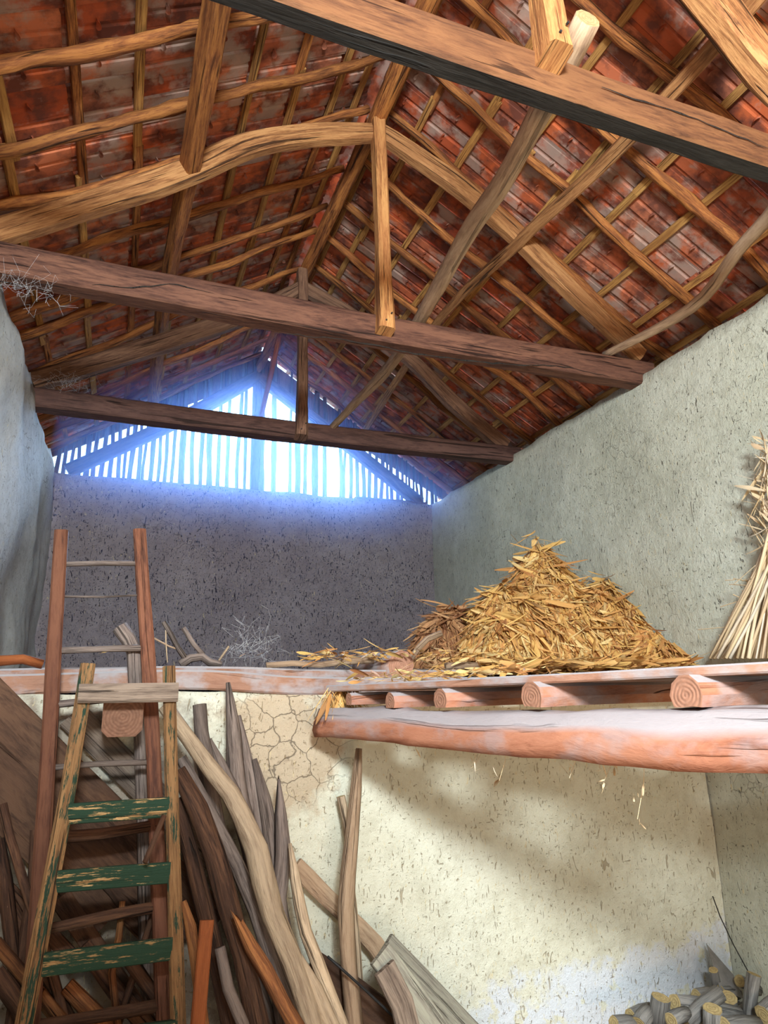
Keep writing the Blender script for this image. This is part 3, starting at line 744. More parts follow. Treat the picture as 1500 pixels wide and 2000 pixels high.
def husk_pile(name, label, humps, base, n_loose, n_leaf, mat, rng, rad_ext, grp=None):
    r = random.Random(rng)
    cx = sum(h[0] for h in humps)/len(humps); cy = sum(h[1] for h in humps)/len(humps)
    root = empty(name, (cx, cy, base), label, 'husk pile', grp)
    def hgt(x, y):
        z = 0
        for (hx, hy, hh, hr, pw) in humps:
            d = math.hypot(x-hx, (y-hy))/hr
            if d < 1: z = max(z, hh*(1-d**pw))
        return z+(0.05*noise.noise(Vector((x*5, y*5, rng)))+.03*noise.noise(Vector((x*14, y*14, rng))))*(1 if z > 0 else 0)
    x0 = min(h[0]-h[3] for h in humps); x1 = min(B-.03, max(h[0]+h[3] for h in humps))
    y0 = min(h[1]-h[3] for h in humps); y1 = max(h[1]+h[3] for h in humps)
    nx = 60; ny = 60; mb = MB()
    for j in range(ny+1):
        for i in range(nx+1):
            x = x0+(x1-x0)*i/nx; y = y0+(y1-y0)*j/ny; mb.v.append((x, y, base+max(0, hgt(x, y)-.02)-0.001))
    for j in range(ny):
        for i in range(nx):
            a = j*(nx+1)+i
            if max(mb.v[q][2] for q in (a, a+1, a+nx+2, a+nx+1)) > base+.005: mb.face((a, a+1, a+nx+2, a+nx+1), [(random.randint(0, 50)+.5, .5)]*4)
    used = sorted({i for f in mb.f for i in f}); mp = {o_: n_ for n_, o_ in enumerate(used)}
    mb.v = [mb.v[i] for i in used]; mb.f = [tuple(mp[i] for i in f) for f in mb.f]
    mb.build('heap', mat, root, smooth=True)['kind'] = 'stuff'
    loose = MB(); k = 0; lf = 0
    meshes = [b.mesh('leaf', [mat], Vector((0, 0, 0)), True) for b in BL]
    while k < n_loose+n_leaf:
        x = r.uniform(x0-.05, x1); y = r.uniform(y0-.05, y1); h = hgt(x, y)
        if h <= 0.02 and r.random() > .12: continue
        if h < -.02: continue
        e = .03; g = Vector((hgt(x+e, y)-hgt(x-e, y), hgt(x, y+e)-hgt(x, y-e), 0))/(2*e)
        steep = (1+g.length**2)**.5
        if g.y < -0.2 and r.random() < .5: continue         # fewer on the far side
        nrm = Vector((-g.x, -g.y, 1)).normalized()
        down = Vector((-g.x, -g.y, -(g.x**2+g.y**2)))
        ang = r.gauss(0, .42) if r.random() < .75 else r.uniform(-2.2, 2.2)
        d = down.normalized() if down.length > .05 else Vector((r.uniform(-1, 1), r.uniform(-1, 1), 0)).normalized()
        side = nrm.cross(d).normalized(); d = (d*math.cos(ang)+side*math.sin(ang)+nrm*r.uniform(-.12, .22)).normalized()
        X = d.cross(nrm).normalized(); Z = X.cross(d).normalized()
        rot = Matrix(((X.x, d.x, Z.x), (X.y, d.y, Z.y), (X.z, d.z, Z.z))).to_4x4()
        rot = rot @ Matrix.Rotation(r.uniform(-.7, .7), 4, 'Y')
        pos = Vector((x, y, base+max(h, 0)+r.uniform(-.02, .03)))
        bi = r.randrange(len(BL)); sc = r.uniform(.7, 1.25)
        Lx = (rot @ Vector((0, .26*sc, 0, 1)))
        if pos.x+Lx.x > B-.03: k += 1; continue
        if lf < n_leaf and h > 0.05 and g.y > -0.1 and r.random() < .25:
            o = bpy.data.objects.new('leaf', meshes[bi]); COL.objects.link(o); o.parent = root
            o.location = pos+nrm*.02-WL[root]; o.rotation_euler = rot.to_euler(); sc *= 1.1; o.scale = (sc*1.2, sc, sc); lf += 1
        else:
            put(loose, BL[bi], Matrix.Translation(pos) @ rot @ Matrix.Scale(sc, 4), r.randint(0, 60))
        k += 1
    loose.build('loose_leaves', mat, root, smooth=True)['kind'] = 'stuff'
    return root
pk = atY(1052, 1055, 4.75); sh = atY(1190, 1125, 4.55); rt = atY(1280, 1185, 4.2); lf_ = atY(985, 1150, 4.6)
BZ = .165
husk_pile('husk_pile', 'tall golden heap of dry maize husks against the right wall', [(pk.x-.02, pk.y, pk.z-BZ+.13, .24, .8), (pk.x, pk.y, pk.z-BZ, .62, 1.0), (sh.x, sh.y, sh.z-BZ, .62, 1.3), (rt.x, rt.y, rt.z-BZ, .48, 1.3), (lf_.x, lf_.y, lf_.z-BZ, .42, 1.6)], BZ, 8500, 290, m_leafg, 3, 0)
q1 = atY(880, 1195, 5.0)
husk_pile('husk_pile', 'small low heap of browner husks left of the tall golden heap', [(q1.x, q1.y, q1.z-BZ, .36, 2.2), (q1.x+.25, q1.y, q1.z-BZ-.1, .35, 1.8)], BZ, 2200, 160, m_leafb, 5, 0)
# scattered straw on the loft edge and shelf
mb = MB()
rs = random.Random(11)
for i in range(430):
    if i < 300:
        t_ = rs.random()**1.3; x = 1.05+1.9*t_; y = DF+.0+rs.random()*.28; z = .225 if x < 2.1 else .20
        z = (.205 if x < 2.1 else .11)+rs.random()*.05
    elif i < 420: t_ = rs.random()*.55; q = E0+(E1-E0)*t_; x = q.x+rs.random()*.35; y = q.y; z = q.z+.03+rs.random()*.03
    else: x = rs.uniform(A+.3, 1.2); y = DF+rs.uniform(.08, .25); z = .225+rs.random()*.02
    R = Matrix.Rotation(rs.uniform(0, 6.28), 4, 'Z') @ Matrix.Rotation(rs.uniform(-.35, .35), 4, 'X')
    s_ = rs.uniform(.3, .8) if i < 420 else .25
    if x > B-.2: continue
    put(mb, BL[rs.randrange(14)], Matrix.Translation((x, y, z)) @ R @ Matrix.Scale(s_, 4), rs.randint(0, 60))
o = mb.build('scattered_husks', m_leafg, smooth=True); tag(o, 'scattered golden husk scraps along the loft edge and side shelf', 'husks', kind='stuff')
# tuft hanging at the shelf corner
mb = MB(); c0 = atY(650, 1350, 3.55)
THN = [blade(random.uniform(.12, .3), random.uniform(.004, .008), random.uniform(-.4, .4), 1.0, .2, 5) for _ in range(8)]
for i in range(150):
    p = c0+Vector((rs.uniform(-.03, .14), rs.uniform(-.04, .06), rs.uniform(-.02, .03)))
    R = Matrix.Rotation(rs.uniform(-.8, .8), 4, 'Y') @ Matrix.Rotation(math.radians(rs.uniform(-130, -75)), 4, 'X')
    put(mb, THN[rs.randrange(8)] if i % 9 else BL[rs.randrange(14)], Matrix.Translation(p) @ R @ Matrix.Scale(rs.uniform(.4, .8), 4), rs.randint(0, 60))
o = mb.build('straw_tuft', m_leafg, smooth=True); tag(o, 'tuft of straw spilling over the left corner of the side shelf', 'straw', kind='stuff')

# stalk bundle at the right wall
st = empty('stalk_bundle', (3.45, 2.95, .12), 'bundle of pale dry maize stalks leaning against the right wall at the picture edge', 'stalks')
rs = random.Random(4)
for i in range(120):
    t_ = rs.random()
    b0 = atX(1385+210*t_, 1286, 3.52-.30*rs.random()); b0.z = max(b0.z, .13)
    tp = atX(1500+rs.uniform(-2, 34), 1090+rs.uniform(-60, 20), 3.56-rs.random()*.06)
    tp2 = tp+(tp-b0)*rs.uniform(.05, .5)*Vector((.25, .25, 1)).length*.5
    tp2.x = min(tp2.x, B-.05)
    mid = (b0+tp)/2+Vector((0, rs.uniform(-.03, .03), rs.uniform(-.02, .02)))
    mb = MB(); rr = rs.uniform(.004, .011)
    sweep(mb, [(a*rr, b_*rr) for a, b_ in CIR[5]], [b0, mid, tp], step=.12, jit=.1)
    k_ = rs.randint(0, 60); mb.uv = [[(.5+k_, v_) for u, v_ in uv] for uv in mb.uv]
    mb.build('stalk', m_stalk, st, smooth=True)
mb = MB()
for i in range(260):
    yy = rs.uniform(850, 1100); p = atX(1497+rs.uniform(-8, 50), yy, 3.58-rs.random()*.10)
    R = Matrix.Rotation(rs.uniform(-1.2, 1.2), 4, 'X') @ Matrix.Rotation(rs.uniform(-.4, .4), 4, 'Z') @ Matrix.Rotation(math.radians(90 if rs.random() < .5 else -90), 4, 'X')
    M_ = Matrix.Translation(p) @ R @ Matrix.Scale(rs.uniform(.5, 1), 4)
    if (M_ @ Vector((0, .25, 0))).x > B-.02: continue
    put(mb, BL[rs.randrange(14)], M_, rs.randint(0, 60))
mb.build('dry_leaves', m_stalk, st, smooth=True)['kind'] = 'stuff'
mb = MB()
for i in range(36):
    p0 = atX(rs.uniform(1420, 1500), rs.uniform(1130, 1270), 3.5); d = Vector((rs.uniform(-.03, .03), rs.uniform(-.2, .25), rs.uniform(-.04, .1)))
    sweep(mb, [(a*.003, b_*.003) for a, b_ in CIR[4]], [p0, p0+d], step=.2)
mb.build('thin_stems', m_stalk, st)['kind'] = 'stuff'

# ------------------------------------------------------------------ ladders
def LP(x, y, yt, k): return lean(x, y, yt, .15, k)
def to_floor(p, q, zf=None):
    zf = FL if zf is None else zf
    t_ = (zf-q.z)/(p.z-q.z) if abs(p.z-q.z) > 1e-6 else 0
    return q+(p-q)*t_
def extend(pts, zf=FL):
    a, b = pts[-2], pts[-1]
    d = (b-a)
    if d.z >= -1e-3 or b.z <= zf: return pts
    t_ = (zf-b.z)/d.z
    return pts+[b+d*t_]
yt, k = 3.60, .24
la = empty('ladder', (0.1, 3.2, FL), 'tall ladder with red-brown sawn rails and round stick rungs, reaching above the loft', 'ladder')
rl = extend([LP(120, 1038, yt, k), LP(107, 1250, yt, k), LP(94, 1480, yt, k), LP(60, 2000, yt, k)])
rr_ = [LP(273, 1036, yt, k), LP(283, 1200, yt, k), LP(297, 1420, yt, k), LP(309, 1700, yt, k), LP(322, 1996, yt, k)]
if rr_[-1].z < FL: rr_[-1] = to_floor(rr_[-2], rr_[-1])
else: rr_ = extend(rr_)
beam('rail', rl, 0.066, 0.05, m_rail, la, up=(0, -1, 0.2), jit=.03)
beam('rail', rr_, 0.066, 0.05, m_rail, la, up=(0, -1, 0.2), jit=.07)
for (xa, ya, xb, yb, r_) in ((124, 1102, 274, 1101, .013), (121, 1165, 275, 1162, .006), (113, 1271, 286, 1265, .017), (102, 1376, 292, 1362, .017), (90, 1500, 298, 1488, .014),
                             (85, 1637, 305, 1612, .024), (78, 1818, 309, 1772, .022), (66, 2004, 318, 1964, .022)):
    a = LP(xa, ya, yt, k); b = LP(xb, yb, yt, k); m_ = (a+b)/2+Vector((0, 0, rs.uniform(-.012, .006)))
    log('rung', [a, m_, b], r_, m_bark2 if r_ > .02 else m_bark, la, seg=8, jit=.12)
yt2, k2 = 3.40, .26
sl = empty('stepladder', (0.2, 3.0, FL), 'old stepladder frame with chipped green rungs and a grey top bar', 'ladder')
beam('rail', extend([LP(172, 1297, yt2, k2), LP(140, 1500, yt2, k2), LP(100, 1720, yt2, k2), LP(47, 2000, yt2, k2)]), 0.062, 0.030, m_yrail, sl, up=(0, -1, .2), jit=.03)
beam('rail', extend([LP(330, 1302, yt2, k2), LP(334, 1500, yt2, k2), LP(340, 1720, yt2, k2), LP(348, 2000, yt2, k2)]), 0.056, 0.030, m_yrail, sl, up=(0, -1, .2), jit=.03)
a, b = LP(153, 1355, yt2-.04, k2), LP(348, 1352, yt2-.04, k2)
tag(beam('top_bar', [a, b], 0.03, 0.082, m_grey, sl, jit=.05), 'grey bare wood top bar')
for (xa, ya, xb, yb) in ((132, 1590, 330, 1576), (110, 1722, 332, 1704), (84, 1884, 336, 1852), (60, 2055, 340, 2015)):
    a, b = LP(xa, ya, yt2-.005, k2), LP(xb, yb, yt2-.005, k2)
    beam('rung', [a, (a+b)/2, b], 0.024, 0.078, m_green, sl, jit=.02, c=.004)

# ------------------------------------------------------------------ sticks leaning on the lower wall
def stick(name, pxs, yt, k, r, mat, label, cat='pole', seg=8, jit=.14, end=None, tip=None, grp=None, ext=True, ss=None, flat=False):
    pts = [LP(x, y, yt, k) for x, y in pxs]
    if ext: pts = extend(pts)
    n = len(pts); out = []
    for i, p in enumerate(pts):
        s_ = 1.0 if ss is None else ss[min(i, len(ss)-1)]
        out.append((p.x, min(p.y, DF-.05), max(p.z, FL+.01), s_))
    if flat:
        mb = MB(); sweep(mb, rect(r*2, .03, .005), out, up=(0, -1, .3), jit=jit*.5, tip=tip, step=.1)
        o = mb.build(name, [mat])
    else: o = log(name, out, r, mat, None, seg, jit, 0.012, end, tip)
    return tag(o, label, cat, grp)
TAP = (.35, .9, 1, 1.05, 1.1, 1.2)
stick('wooden_pole', [(389, 1376), (393, 1430), (404, 1482), (425, 1600), (450, 1750), (480, 1900), (500, 2000)], 3.60, .12, .032, m_bark, 'dark grey pole with a sawn flat top, between the tall pointed pole and the stepladder', end=m_end)
stick('wooden_pole', [(445, 1333), (454, 1430), (466, 1560), (492, 1650), (520, 1780), (560, 1950), (572, 2000)], 3.66, .12, .043, m_bark, 'tallest grey pole, tip sharpened to a point, against the cream wall', ss=(.25, .85, 1, 1.05, 1))
stick('wooden_pole', [(467, 1397), (481, 1473), (495, 1560), (512, 1650), (545, 1800), (585, 1990)], 3.69, .10, .034, m_bark, 'grey pole with blunt point just right of the tallest one', ss=(.3, .9, 1))
stick('wooden_pole', [(497, 1482), (517, 1560), (534, 1647), (542, 1740), (560, 1850), (590, 2000)], 3.66, .12, .037, m_bark, 'grey pole with rounded tip, third in the row of pointed poles', ss=(.35, .85, 1))
stick('wooden_pole', [(545, 1534), (549, 1590), (556, 1668), (550, 1755), (556, 1830), (575, 2000)], 3.62, .16, .036, m_bark, 'short dark pole with splintered spiky top, fourth in the row', ss=(.15, .75, 1, .85, .8), jit=.22, tip=(.06, 0))
stick('wooden_pole', [(409, 1443), (430, 1495), (455, 1550), (480, 1640), (510, 1760), (540, 1900), (555, 2000)], 3.64, .14, .036, m_bark, 'weathered grey pole with slanted tip behind the big pale crooked pole', ss=(.3, .9, 1))
stick('wooden_pole', [(322, 1378), (365, 1435), (408, 1495), (450, 1550), (473, 1595), (500, 1660), (512, 1720), (530, 1790), (569, 1876), (612, 2000)], 3.46, .30, .046, m_pale, 'thick crooked pale pole crossing the bundle from the stepladder top', end=m_endy, ss=(.68, .72, .78, .85, .95, 1.08, 1.1, 1.0, .95, .95), seg=10)
stick('wooden_pole', [(566, 1647), (577, 1716), (599, 1820), (620, 1876), (664, 2000)], 3.60, .26, .027, m_pale, 'slender tan pole just left of the lone upright pole', ss=(.3, .85, 1, 1.15, 1))
stick('wooden_pole', [(701, 1462), (694, 1543), (685, 1647), (675, 1777), (681, 1907), (692, 2000)], 3.64, .14, .038, m_pole, 'lone upright grey pole standing right of the bundle under the shelf beam', ss=(.45, .8, .95, 1.05, 1, 1))
stick('wooden_stick', [(666, 1555), (675, 1603), (683, 1700), (700, 1850), (712, 2000)], 3.71, .06, .022, m_pale, 'short pale stick tucked behind the lone upright pole', cat='stick', end=m_endy, ss=(1, .9, .8, .6))
stick('wooden_pole', [(346, 1505), (385, 1582), (417, 1668), (443, 1768), (473, 1863), (504, 2000)], 3.42, .22, .046, m_bark2, 'dark red-brown barked pole leaning right of the stepladder', ss=(.7, 1, 1, 1.05, 1))
stick('wooden_pole', [(354, 1480), (413, 1595), (465, 1690), (499, 1777), (525, 1863), (575, 2000)], 3.52, .18, .036, m_bark, 'dark forked grey pole behind the crooked pale one', ss=(.6, 1, 1, 1))
stick('wooden_pole', [(345, 1560), (372, 1650), (398, 1760), (425, 1880), (450, 2000)], 3.44, .14, .040, m_bark2, 'dark brown barked pole in the shade behind the reddish one', ss=(.6, .9, 1, 1))
stick('wooden_pole', [(380, 1440), (410, 1560), (436, 1680), (475, 1850), (530, 2000)], 3.68, .06, .034, m_bark, 'bluish-grey thin pole at the back of the bundle', ss=(.5, .9, 1))
stick('split_log', [(473, 1816), (490, 1850), (517, 1893), (560, 1972), (577, 2000)], 3.36, .28, .032, m_split, 'splintered orange-brown split log low in the bundle', cat='log', jit=.24, tip=(.10, 0), ss=(.5, .8, 1, .9))
stick('split_log', [(577, 1863), (615, 1935), (647, 2000)], 3.46, .30, .034, m_pale, 'pale split piece beside the slender tan pole', cat='log', ss=(.6, 1, 1), jit=.2)
stick('wooden_plank', [(577, 1690), (638, 1752), (733, 1846), (790, 1941), (815, 2000)], 3.73, .04, .040, m_pole, 'rough flat slab slanting down behind the lone upright pole', cat='plank', flat=True, jit=.3)
stick('planed_plank', [(404, 1797), (398, 1860), (386, 2000)], 3.18, .18, .026, m_orange, 'short orange-brown planed plank standing at the foot of the bundle', cat='plank', flat=True, jit=.02)
stick('split_log', [(358, 1760), (372, 1810), (385, 1880), (400, 2000)], 3.30, .16, .022, m_split, 'yellow-orange split piece behind the planed plank', cat='log', ss=(.5, 1, 1), jit=.2)
stick('wooden_stick', [(430, 1850), (445, 1930), (470, 2000)], 3.34, .2, .022, m_bark, 'grey stick between the planed plank and the splintered log', cat='stick')
# grey-green boards in the lower middle
for k_, (pp, yt_, r_, mt, lab) in enumerate((([(752, 1845), (820, 1915), (905, 2005)], 3.52, .040, m_gboard, 'upper grey-green board of the slanting stack at bottom centre'),
                                     ([(742, 1862), (800, 1940), (850, 2010)], 3.48, .045, m_gboard, 'middle grey-green board of the slanting stack at bottom centre'),
                                     ([(750, 1890), (785, 1960), (800, 2020)], 3.43, .040, m_grey, 'lowest greyer board of the slanting stack at bottom centre'))):
    stick('wooden_board', pp, yt_, .12, r_*1.35, mt, lab, cat='board', flat=True, jit=.05)
o = log('iron_rod', [LP(640, 1868, 3.5, .1), LP(715, 1935, 3.5, .1), LP(783, 2000, 3.5, .1), LP(900, 2115, 3.5, .1)], .006, m_iron, seg=5, jit=0)
tag(o, 'thin black rod slanting down to the right below the lone upright pole', 'rod')
stick('wooden_plank', [(600, 1900), (690, 1960), (760, 2015)], 3.6, .05, .10, m_brown, 'wide brown board low behind the black rod', cat='plank', flat=True, jit=.03)

# board panel on the left, planks slanting down to the right
def slab(name, p0, p1, wpx, yt, k, mat, label=None, cat=None, parent=None, grp=None, thick=.028, jit=.02):
    a = LP(*p0, yt, k); b = LP(*p1, yt, k)
    d = Vector(((p1[1]-p0[1]), -(p1[0]-p0[0]), 0)).normalized()
    c1 = LP((p0[0]+p1[0])/2+d.x*wpx/2, (p0[1]+p1[1])/2+d.y*wpx/2, yt, k); c0 = LP((p0[0]+p1[0])/2-d.x*wpx/2, (p0[1]+p1[1])/2-d.y*wpx/2, yt, k)
    w_ = (c1-c0).length
    if b.z < FL+.02: b = to_floor(a, b, FL+.02)
    a.x = max(a.x, A+.06)
    mb = MB(); sweep(mb, rect(w_, thick, .004), [a, (a+b)/2, b], up=(0, -1, k), jit=jit, step=.15)
    o = mb.build(name, [mat], parent)
    if parent is None: tag(o, label, cat, grp)
    return o
dp = empty('plank_panel', (-.3, 3.5, -.8), 'dusty brown panel of wide slanting planks behind the ladders', 'panel')
slab('plank', (-60, 1325), (420, 1806), 88, 3.71, .03, m_brown, parent=dp)
slab('plank', (-60, 1438), (350, 1850), 92, 3.71, .03, m_brown, parent=dp)
slab('plank', (-60, 1530), (210, 1800), 60, 3.71, .03, m_brown, parent=dp)
slab('wooden_plank', (140, 1395), (420, 1675), 62, 3.73, .02, m_grey, 'lighter grey plank slanting behind the stepladder above the brown panel', 'plank')
slab('wooden_plank', (118, 1752), (285, 2000), 46, 3.66, .10, m_brown, 'broad brown plank slanting between the ladder rungs near the bottom', 'plank')
slab('wooden_plank', (-30, 1690), (150, 1880), 34, 3.66, .08, m_bark2, 'dark plank at the left edge below the brown panel', 'plank')
for k_, (pp, yt_, r_, mt, lab) in enumerate((
        ([(130, 1925), (170, 1965), (215, 2010)], 3.60, .030, m_split, 'orange split log seen under the lowest green rung'),
        ([(-10, 1840), (40, 1900), (95, 1965)], 3.58, .026, m_split, 'orange split log at the left edge near the bottom'),
        ([(-10, 1900), (30, 1955), (70, 2010)], 3.50, .034, m_bark2, 'dark split log in the bottom left corner'),
        ([(80, 1940), (108, 1975), (135, 2010)], 3.55, .024, m_split, 'short orange split piece between the two left rails'),
        ([(5, 1570), (20, 1640), (38, 1700), (60, 1770)], 3.60, .018, m_bark2, 'thin branch upright at the left edge under the panel'),
        ([(-5, 1640), (10, 1720), (20, 1820)], 3.62, .026, m_bark2, 'dark stick at the left edge beside the thin branch'),
        ([(70, 1620), (66, 1720), (50, 1830)], 3.64, .024, m_bark2, 'dark upright stick behind the ladder rail at left'),
        ([(160, 1850), (230, 1930), (300, 2010)], 3.66, .036, m_bark2, 'dark log slanting behind the lowest green rung'),
        ([(300, 1780), (275, 1860), (250, 1940)], 3.60, .014, m_bark2, 'thin dark branch crossing behind the ladder rungs'),
        ([(240, 1760), (232, 1830), (218, 1900), (225, 1960)], 3.56, .013, m_split, 'thin reddish forked branch between the rungs'),
        ([(10, 1760), (60, 1850), (110, 1950)], 3.66, .034, m_bark2, 'dark round log leaning left of the broad brown plank'),
        ([(235, 1850), (290, 1930), (330, 1990)], 3.58, .030, m_bark2, 'dark round log behind the right ladder rails'))):
    stick('wooden_log' if r_ > .028 else 'branch', pp, yt_, .16, r_, mt, lab, cat='log' if r_ > .028 else 'branch', jit=.2)
o = log('branch', [LP(321, 1593, 3.30, .2), LP(302, 1640, 3.28, .2), LP(283, 1685, 3.26, .2)], .011, m_bark2, jit=.15)
tag(o, 'short reddish twig crossing the right rail between the upper green rungs', 'twig')
# branch post behind the ladder, standing up over the loft edge
o = log('wooden_log', [atY(234, 1224, 3.70), atY(252, 1250, 3.69), atY(262, 1275, 3.68), atY(264, 1335, 3.66), atY(272, 1420, 3.66), atY(280, 1540, 3.66), atY(284, 1700, 3.64), to_floor(atY(280, 1540, 3.66), atY(284, 1700, 3.64))], .034, m_bark, end=m_endy, jit=.14)
tag(o, 'grey knobbly log standing behind the ladder rungs, bent top above the loft edge', 'log')
o = log('wooden_stick', [atY(-20, 1292, 3.80), atY(45, 1287, 3.82), atY(83, 1297, 3.84)], .026, m_orange, jit=.1)
tag(o, 'short reddish stick lying on the loft edge left of the ladder', 'stick')

# dead branch on the loft
br = empty('dead_branch', atY(395, 1296, 4.0), 'dead grey forked branch lying on the loft right of the ladder', 'branch')
def Lq(*a): return [atY(x, y, 4.0) for x, y in a]
log('limb', Lq((352, 1298), (372, 1285), (395, 1282), (410, 1293), (432, 1298)), .024, m_bark, br, jit=.15)
log('limb', Lq((320, 1214), (335, 1240), (348, 1265), (362, 1286)), .016, m_bark, br, jit=.15)
log('limb', Lq((358, 1226), (378, 1258), (396, 1279)), .014, m_bark, br, jit=.15)
log('limb', Lq((324, 1218), (324, 1255), (327, 1294)), .004, m_pale, br, jit=.15)
log('limb', Lq((425, 1294), (436, 1278), (447, 1262)), .006, m_pale, br, jit=.15)
log('limb', Lq((300, 1246), (330, 1262), (352, 1270)), .005, m_pole, br, jit=.15)
o = log('branch', [atY(x, y, 3.95) for x, y in ((520, 1300), (570, 1296), (625, 1299), (680, 1292), (730, 1290))], .018, m_pole, jit=.2)
tag(o, 'grey crooked stick lying along the loft edge left of the thick log', 'stick')
o = log('branch', [atY(x, y, 4.0) for x, y in ((800, 1290), (815, 1268), (835, 1248), (862, 1237))], .019, m_pole, jit=.15)
tag(o, 'grey curved stick poking up before the small brown husk heap', 'stick')
o = log('branch', [atY(x, y, 3.95) for x, y in ((870, 1300), (905, 1299), (935, 1300))], .02, m_pole, jit=.15)
tag(o, 'short grey stick lying in front of the husk heaps', 'stick')

# ------------------------------------------------------------------ firewood at the right corner
def Z5(zx, zy): return (1100+.2667*zx, 1500+.2667*zy)
FW = [((490, 1815), (640, 1770), 3.45, .036, 'dark short log at the left end of the firewood heap'),
      ((560, 1880), (625, 1790), 3.38, .042, 'log tilted beside the left end of the firewood heap'),
      ((715, 1680), (690, 1900), 3.36, .050, 'thick upright log at the left of the firewood heap'),
      ((815, 1720), (1080, 1755), 3.38, .042, 'firewood log with pale yellow left end'),
      ((975, 1672), (1130, 1660), 3.50, .036, 'firewood log with round yellow end at the back of the heap'),
      ((1150, 1650), (900, 1870), 3.30, .042, 'firewood log slanting down to the left across the heap'),
      ((1100, 1480), (1135, 1650), 3.56, .026, 'short tan stick upright against the wall by the grey sheet'),
      ((1215, 1680), (1215, 1760), 3.42, .042, 'stubby log in the centre of the firewood heap'),
      ((1105, 1770), (1350, 1830), 3.32, .040, 'lying log in the middle front of the firewood heap'),
      ((1400, 1510), (1350, 1850), 3.28, .036, 'long thin log standing up at the right of the heap'),
      ((1090, 1760), (1090, 1930), 3.20, .046, 'round log end-on in the front of the heap'),
      ((1470, 1815), (1600, 1700), 3.15, .050, 'log with large yellow cut end at the picture edge'),
      ((1150, 1640), (1270, 1650), 3.54, .034, 'dark log behind the stubby one in the heap'),
      ((370, 1870), (560, 1880), 3.40, .034, 'lowest left log of the firewood heap'),
      ((790, 1850), (900, 1800), 3.30, .038, 'grey log between the upright thick one and the slanting one'),
      ((1180, 1890), (1420, 1880), 3.14, .040, 'lying log at the bottom edge of the heap'),
      ((1290, 1560), (1460, 1620), 3.50, .032, 'thin log behind the standing one in the corner')]
for (a, b, y_, r_, lab) in FW:
    pa = atY(*Z5(*a), y_); pb = atY(*Z5(*b), y_+.03)
    pa.x = min(pa.x, B-.06); pb.x = min(pb.x, B-.06)
    pa.z = max(pa.z, FL+r_); pb.z = max(pb.z, FL+r_)
    tag(log('firewood_log', [pa, (pa+pb)/2+Vector((0, 0, .006)), pb], r_, m_fire, seg=10, jit=.08, end=m_endy), lab, 'log', 'firewood in the right corner')
rs = random.Random(21)
for i in range(16):                         # the lower layer that carries the visible ones
    x = rs.uniform(2.75, 3.55); y = rs.uniform(3.1, 3.6); an = rs.uniform(-.9, .9); L = .13
    o = log('firewood_log', [(x-L*math.cos(an), y-L*.5*math.sin(an), FL+.045+.07*(i % 2)), (x+L*math.cos(an), y+L*.5*math.sin(an), FL+.045+.07*(i % 2))], .04, m_fire, seg=8, jit=.08, end=m_endy)
    tag(o, 'firewood log in the dark lower layer of the corner heap', 'log', 'lower firewood in the right corner')
q = [atY(*Z5(1050, 1290), 3.70), atY(*Z5(1250, 1520), 3.60), atY(*Z5(1320, 1690), 3.50), atY(*Z5(1150, 1625), 3.52)]
mb = MB()
for d_ in (Vector((0, 0, 0)), Vector((.01, .015, 0))):
    for p in q: mb.v.append(p+d_)
mb.face((3, 2, 1, 0)); mb.face((4, 5, 6, 7))
for i in range(4): mb.face((i, (i+1) % 4, 4+(i+1) % 4, 4+i))
tag(mb.build('metal_sheet', m_slate), 'pointed grey sheet leaning in the right corner behind the firewood', 'sheet')
o = log('wire', [atY(*Z5(1095, 940), 3.70), atY(*Z5(1150, 1090), 3.62), atY(*Z5(1250, 1300), 3.52), atY(*Z5(1360, 1500), 3.42)], .0035, m_iron, seg=4, jit=0)
tag(o, 'thin black wire slanting down the wall to the standing firewood log', 'wire')

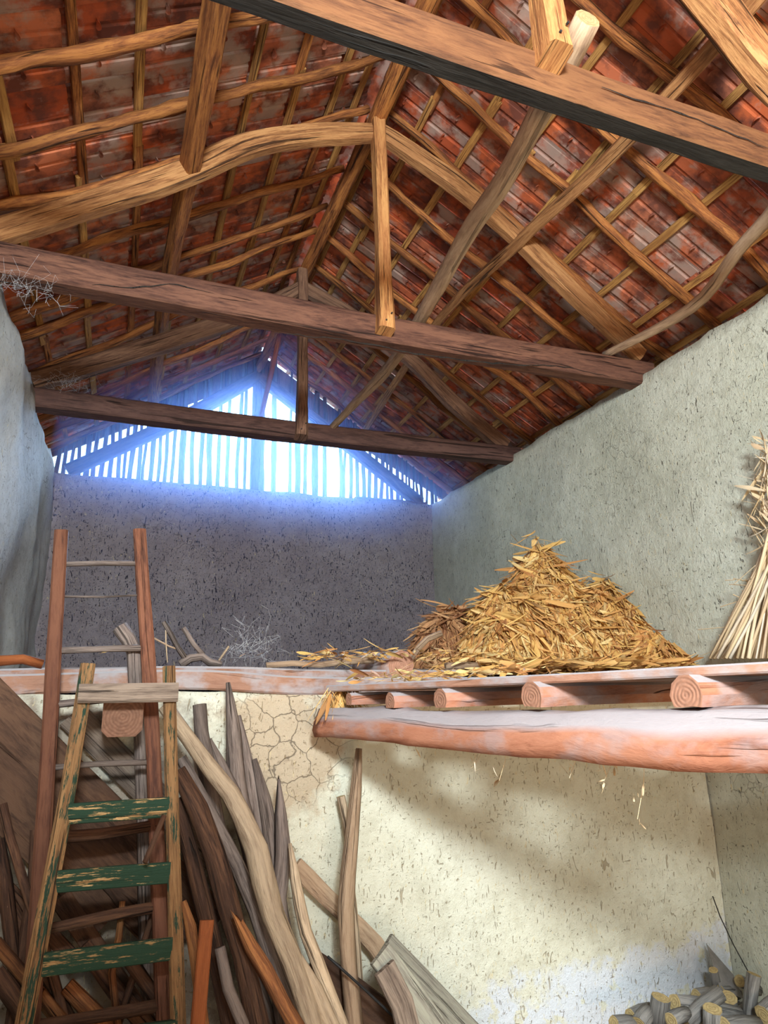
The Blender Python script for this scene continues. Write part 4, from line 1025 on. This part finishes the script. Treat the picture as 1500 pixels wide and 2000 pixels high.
# ------------------------------------------------------------------ cobwebs and dangling debris
def webs(label, cen, ext, n, r=.0012):
    mb = MB(); rr = random.Random(len(label)*7)
    for i in range(n):
        p = Vector(cen)+Vector([rr.gauss(0, e*.5) for e in ext]); pts = [p]
        for j in range(3): p = p+Vector([rr.gauss(0, .035) for _ in range(3)]); pts.append(p)
        sweep(mb, [(a*r, b*r) for a, b in CIR[4]], pts, step=.05)
    tag(mb.build('cobweb', m_web), label, 'cobweb', kind='stuff')
webs('white cobweb tangle at the left foot of the middle truss', atY(40, 560, 3.85), (.17, .03, .03), 60, .00035)
webs('thin cobweb tangle on the loft against the dark back wall', atY(490, 1260, 4.4), (.16, .1, .12), 70, .0005)
webs('cobweb tangle at the left foot of the far truss', atY(130, 745, 5.8), (.2, .03, .04), 60, .0005)
rs = random.Random(31)
k_ = 0
for (x, y, n, lab) in ((815, 1455, 5, 'small chaff scraps hanging under the shelf beam, leftmost'), (930, 1490, 12, 'chaff clump hanging in cobweb under the middle of the shelf beam'),
                  (1112, 1520, 6, 'chaff scraps hanging on a thread right of the middle clump'), (1180, 1525, 14, 'chaff clump hanging with a long curled leaf under the shelf beam'),
                  (1245, 1600, 6, 'string of white scraps hanging lowest under the shelf beam'), (975, 1525, 2, 'single tan husk strip dangling under the shelf beam')):
    mb = MB(); best = min((abs((lambda q: (750+FPX*q.dot(_R)/q.dot(_F)))(shelfpt(i/200))-x), i/200) for i in range(220))[1]
    q = shelfpt(best)+Vector((.03, 0, -.05)); c = atY(x, y, q.y)
    sweep(mb, [(a*.001, b*.001) for a, b in CIR[4]], [q, (q+c)/2+Vector((.01, 0, 0)), c], step=.1)
    for i in range(n):
        t_ = rs.uniform(.5, 1.2); p = q+(c-q)*t_+Vector((rs.gauss(0, .018), rs.gauss(0, .012), rs.gauss(0, .012)))
        R = Matrix.Rotation(rs.uniform(0, 6.28), 4, 'Z') @ Matrix.Rotation(rs.uniform(-1.5, 1.5), 4, 'X')
        put(mb, BL[rs.randrange(14)], Matrix.Translation(p) @ R @ Matrix.Scale(rs.uniform(.10, .25) if n > 2 else .35, 4), rs.randint(0, 60))
    tag(mb.build('hanging_chaff', m_stalk), lab, 'chaff', kind='stuff')

# ------------------------------------------------------------------ bluish haze volume added for the lens flare at the gable
hm = bpy.data.materials.new('flare_haze'); hm.use_nodes = True; ht = hm.node_tree; ht.nodes.clear()
ho = ht.nodes.new('ShaderNodeOutputMaterial'); hv = ht.nodes.new('ShaderNodeVolumePrincipled')
hv.inputs['Color'].default_value = (0.30, 0.48, 1.0, 1); hv.inputs['Density'].default_value = 0.095; hv.inputs['Anisotropy'].default_value = 0.68
ht.links.new(hv.outputs[0], ho.inputs['Volume'])
mb = MB(); pr = [(A+.12, .20), (B-.08, .20), (B-.08, 2.50), (RX, 4.05), (A+.12, 2.50)]
for yy in (6.02, 7.82):
    for (x, z) in pr: mb.v.append((x, yy, z))
mb.face((0, 1, 2, 3, 4)); mb.face((9, 8, 7, 6, 5))
for i in range(5): j = (i+1) % 5; mb.face((j, i, i+5, j+5))
tag(mb.build('flare_haze', hm), 'thin bluish haze added for the lens flare glow before the bright slatted gable', 'haze', kind='stuff')

# ------------------------------------------------------------------ lift everything so that the floor is at z = 0
for o in list(COL.objects):
    if o.parent is None and o.type in ('MESH', 'EMPTY'): o.location.z += H
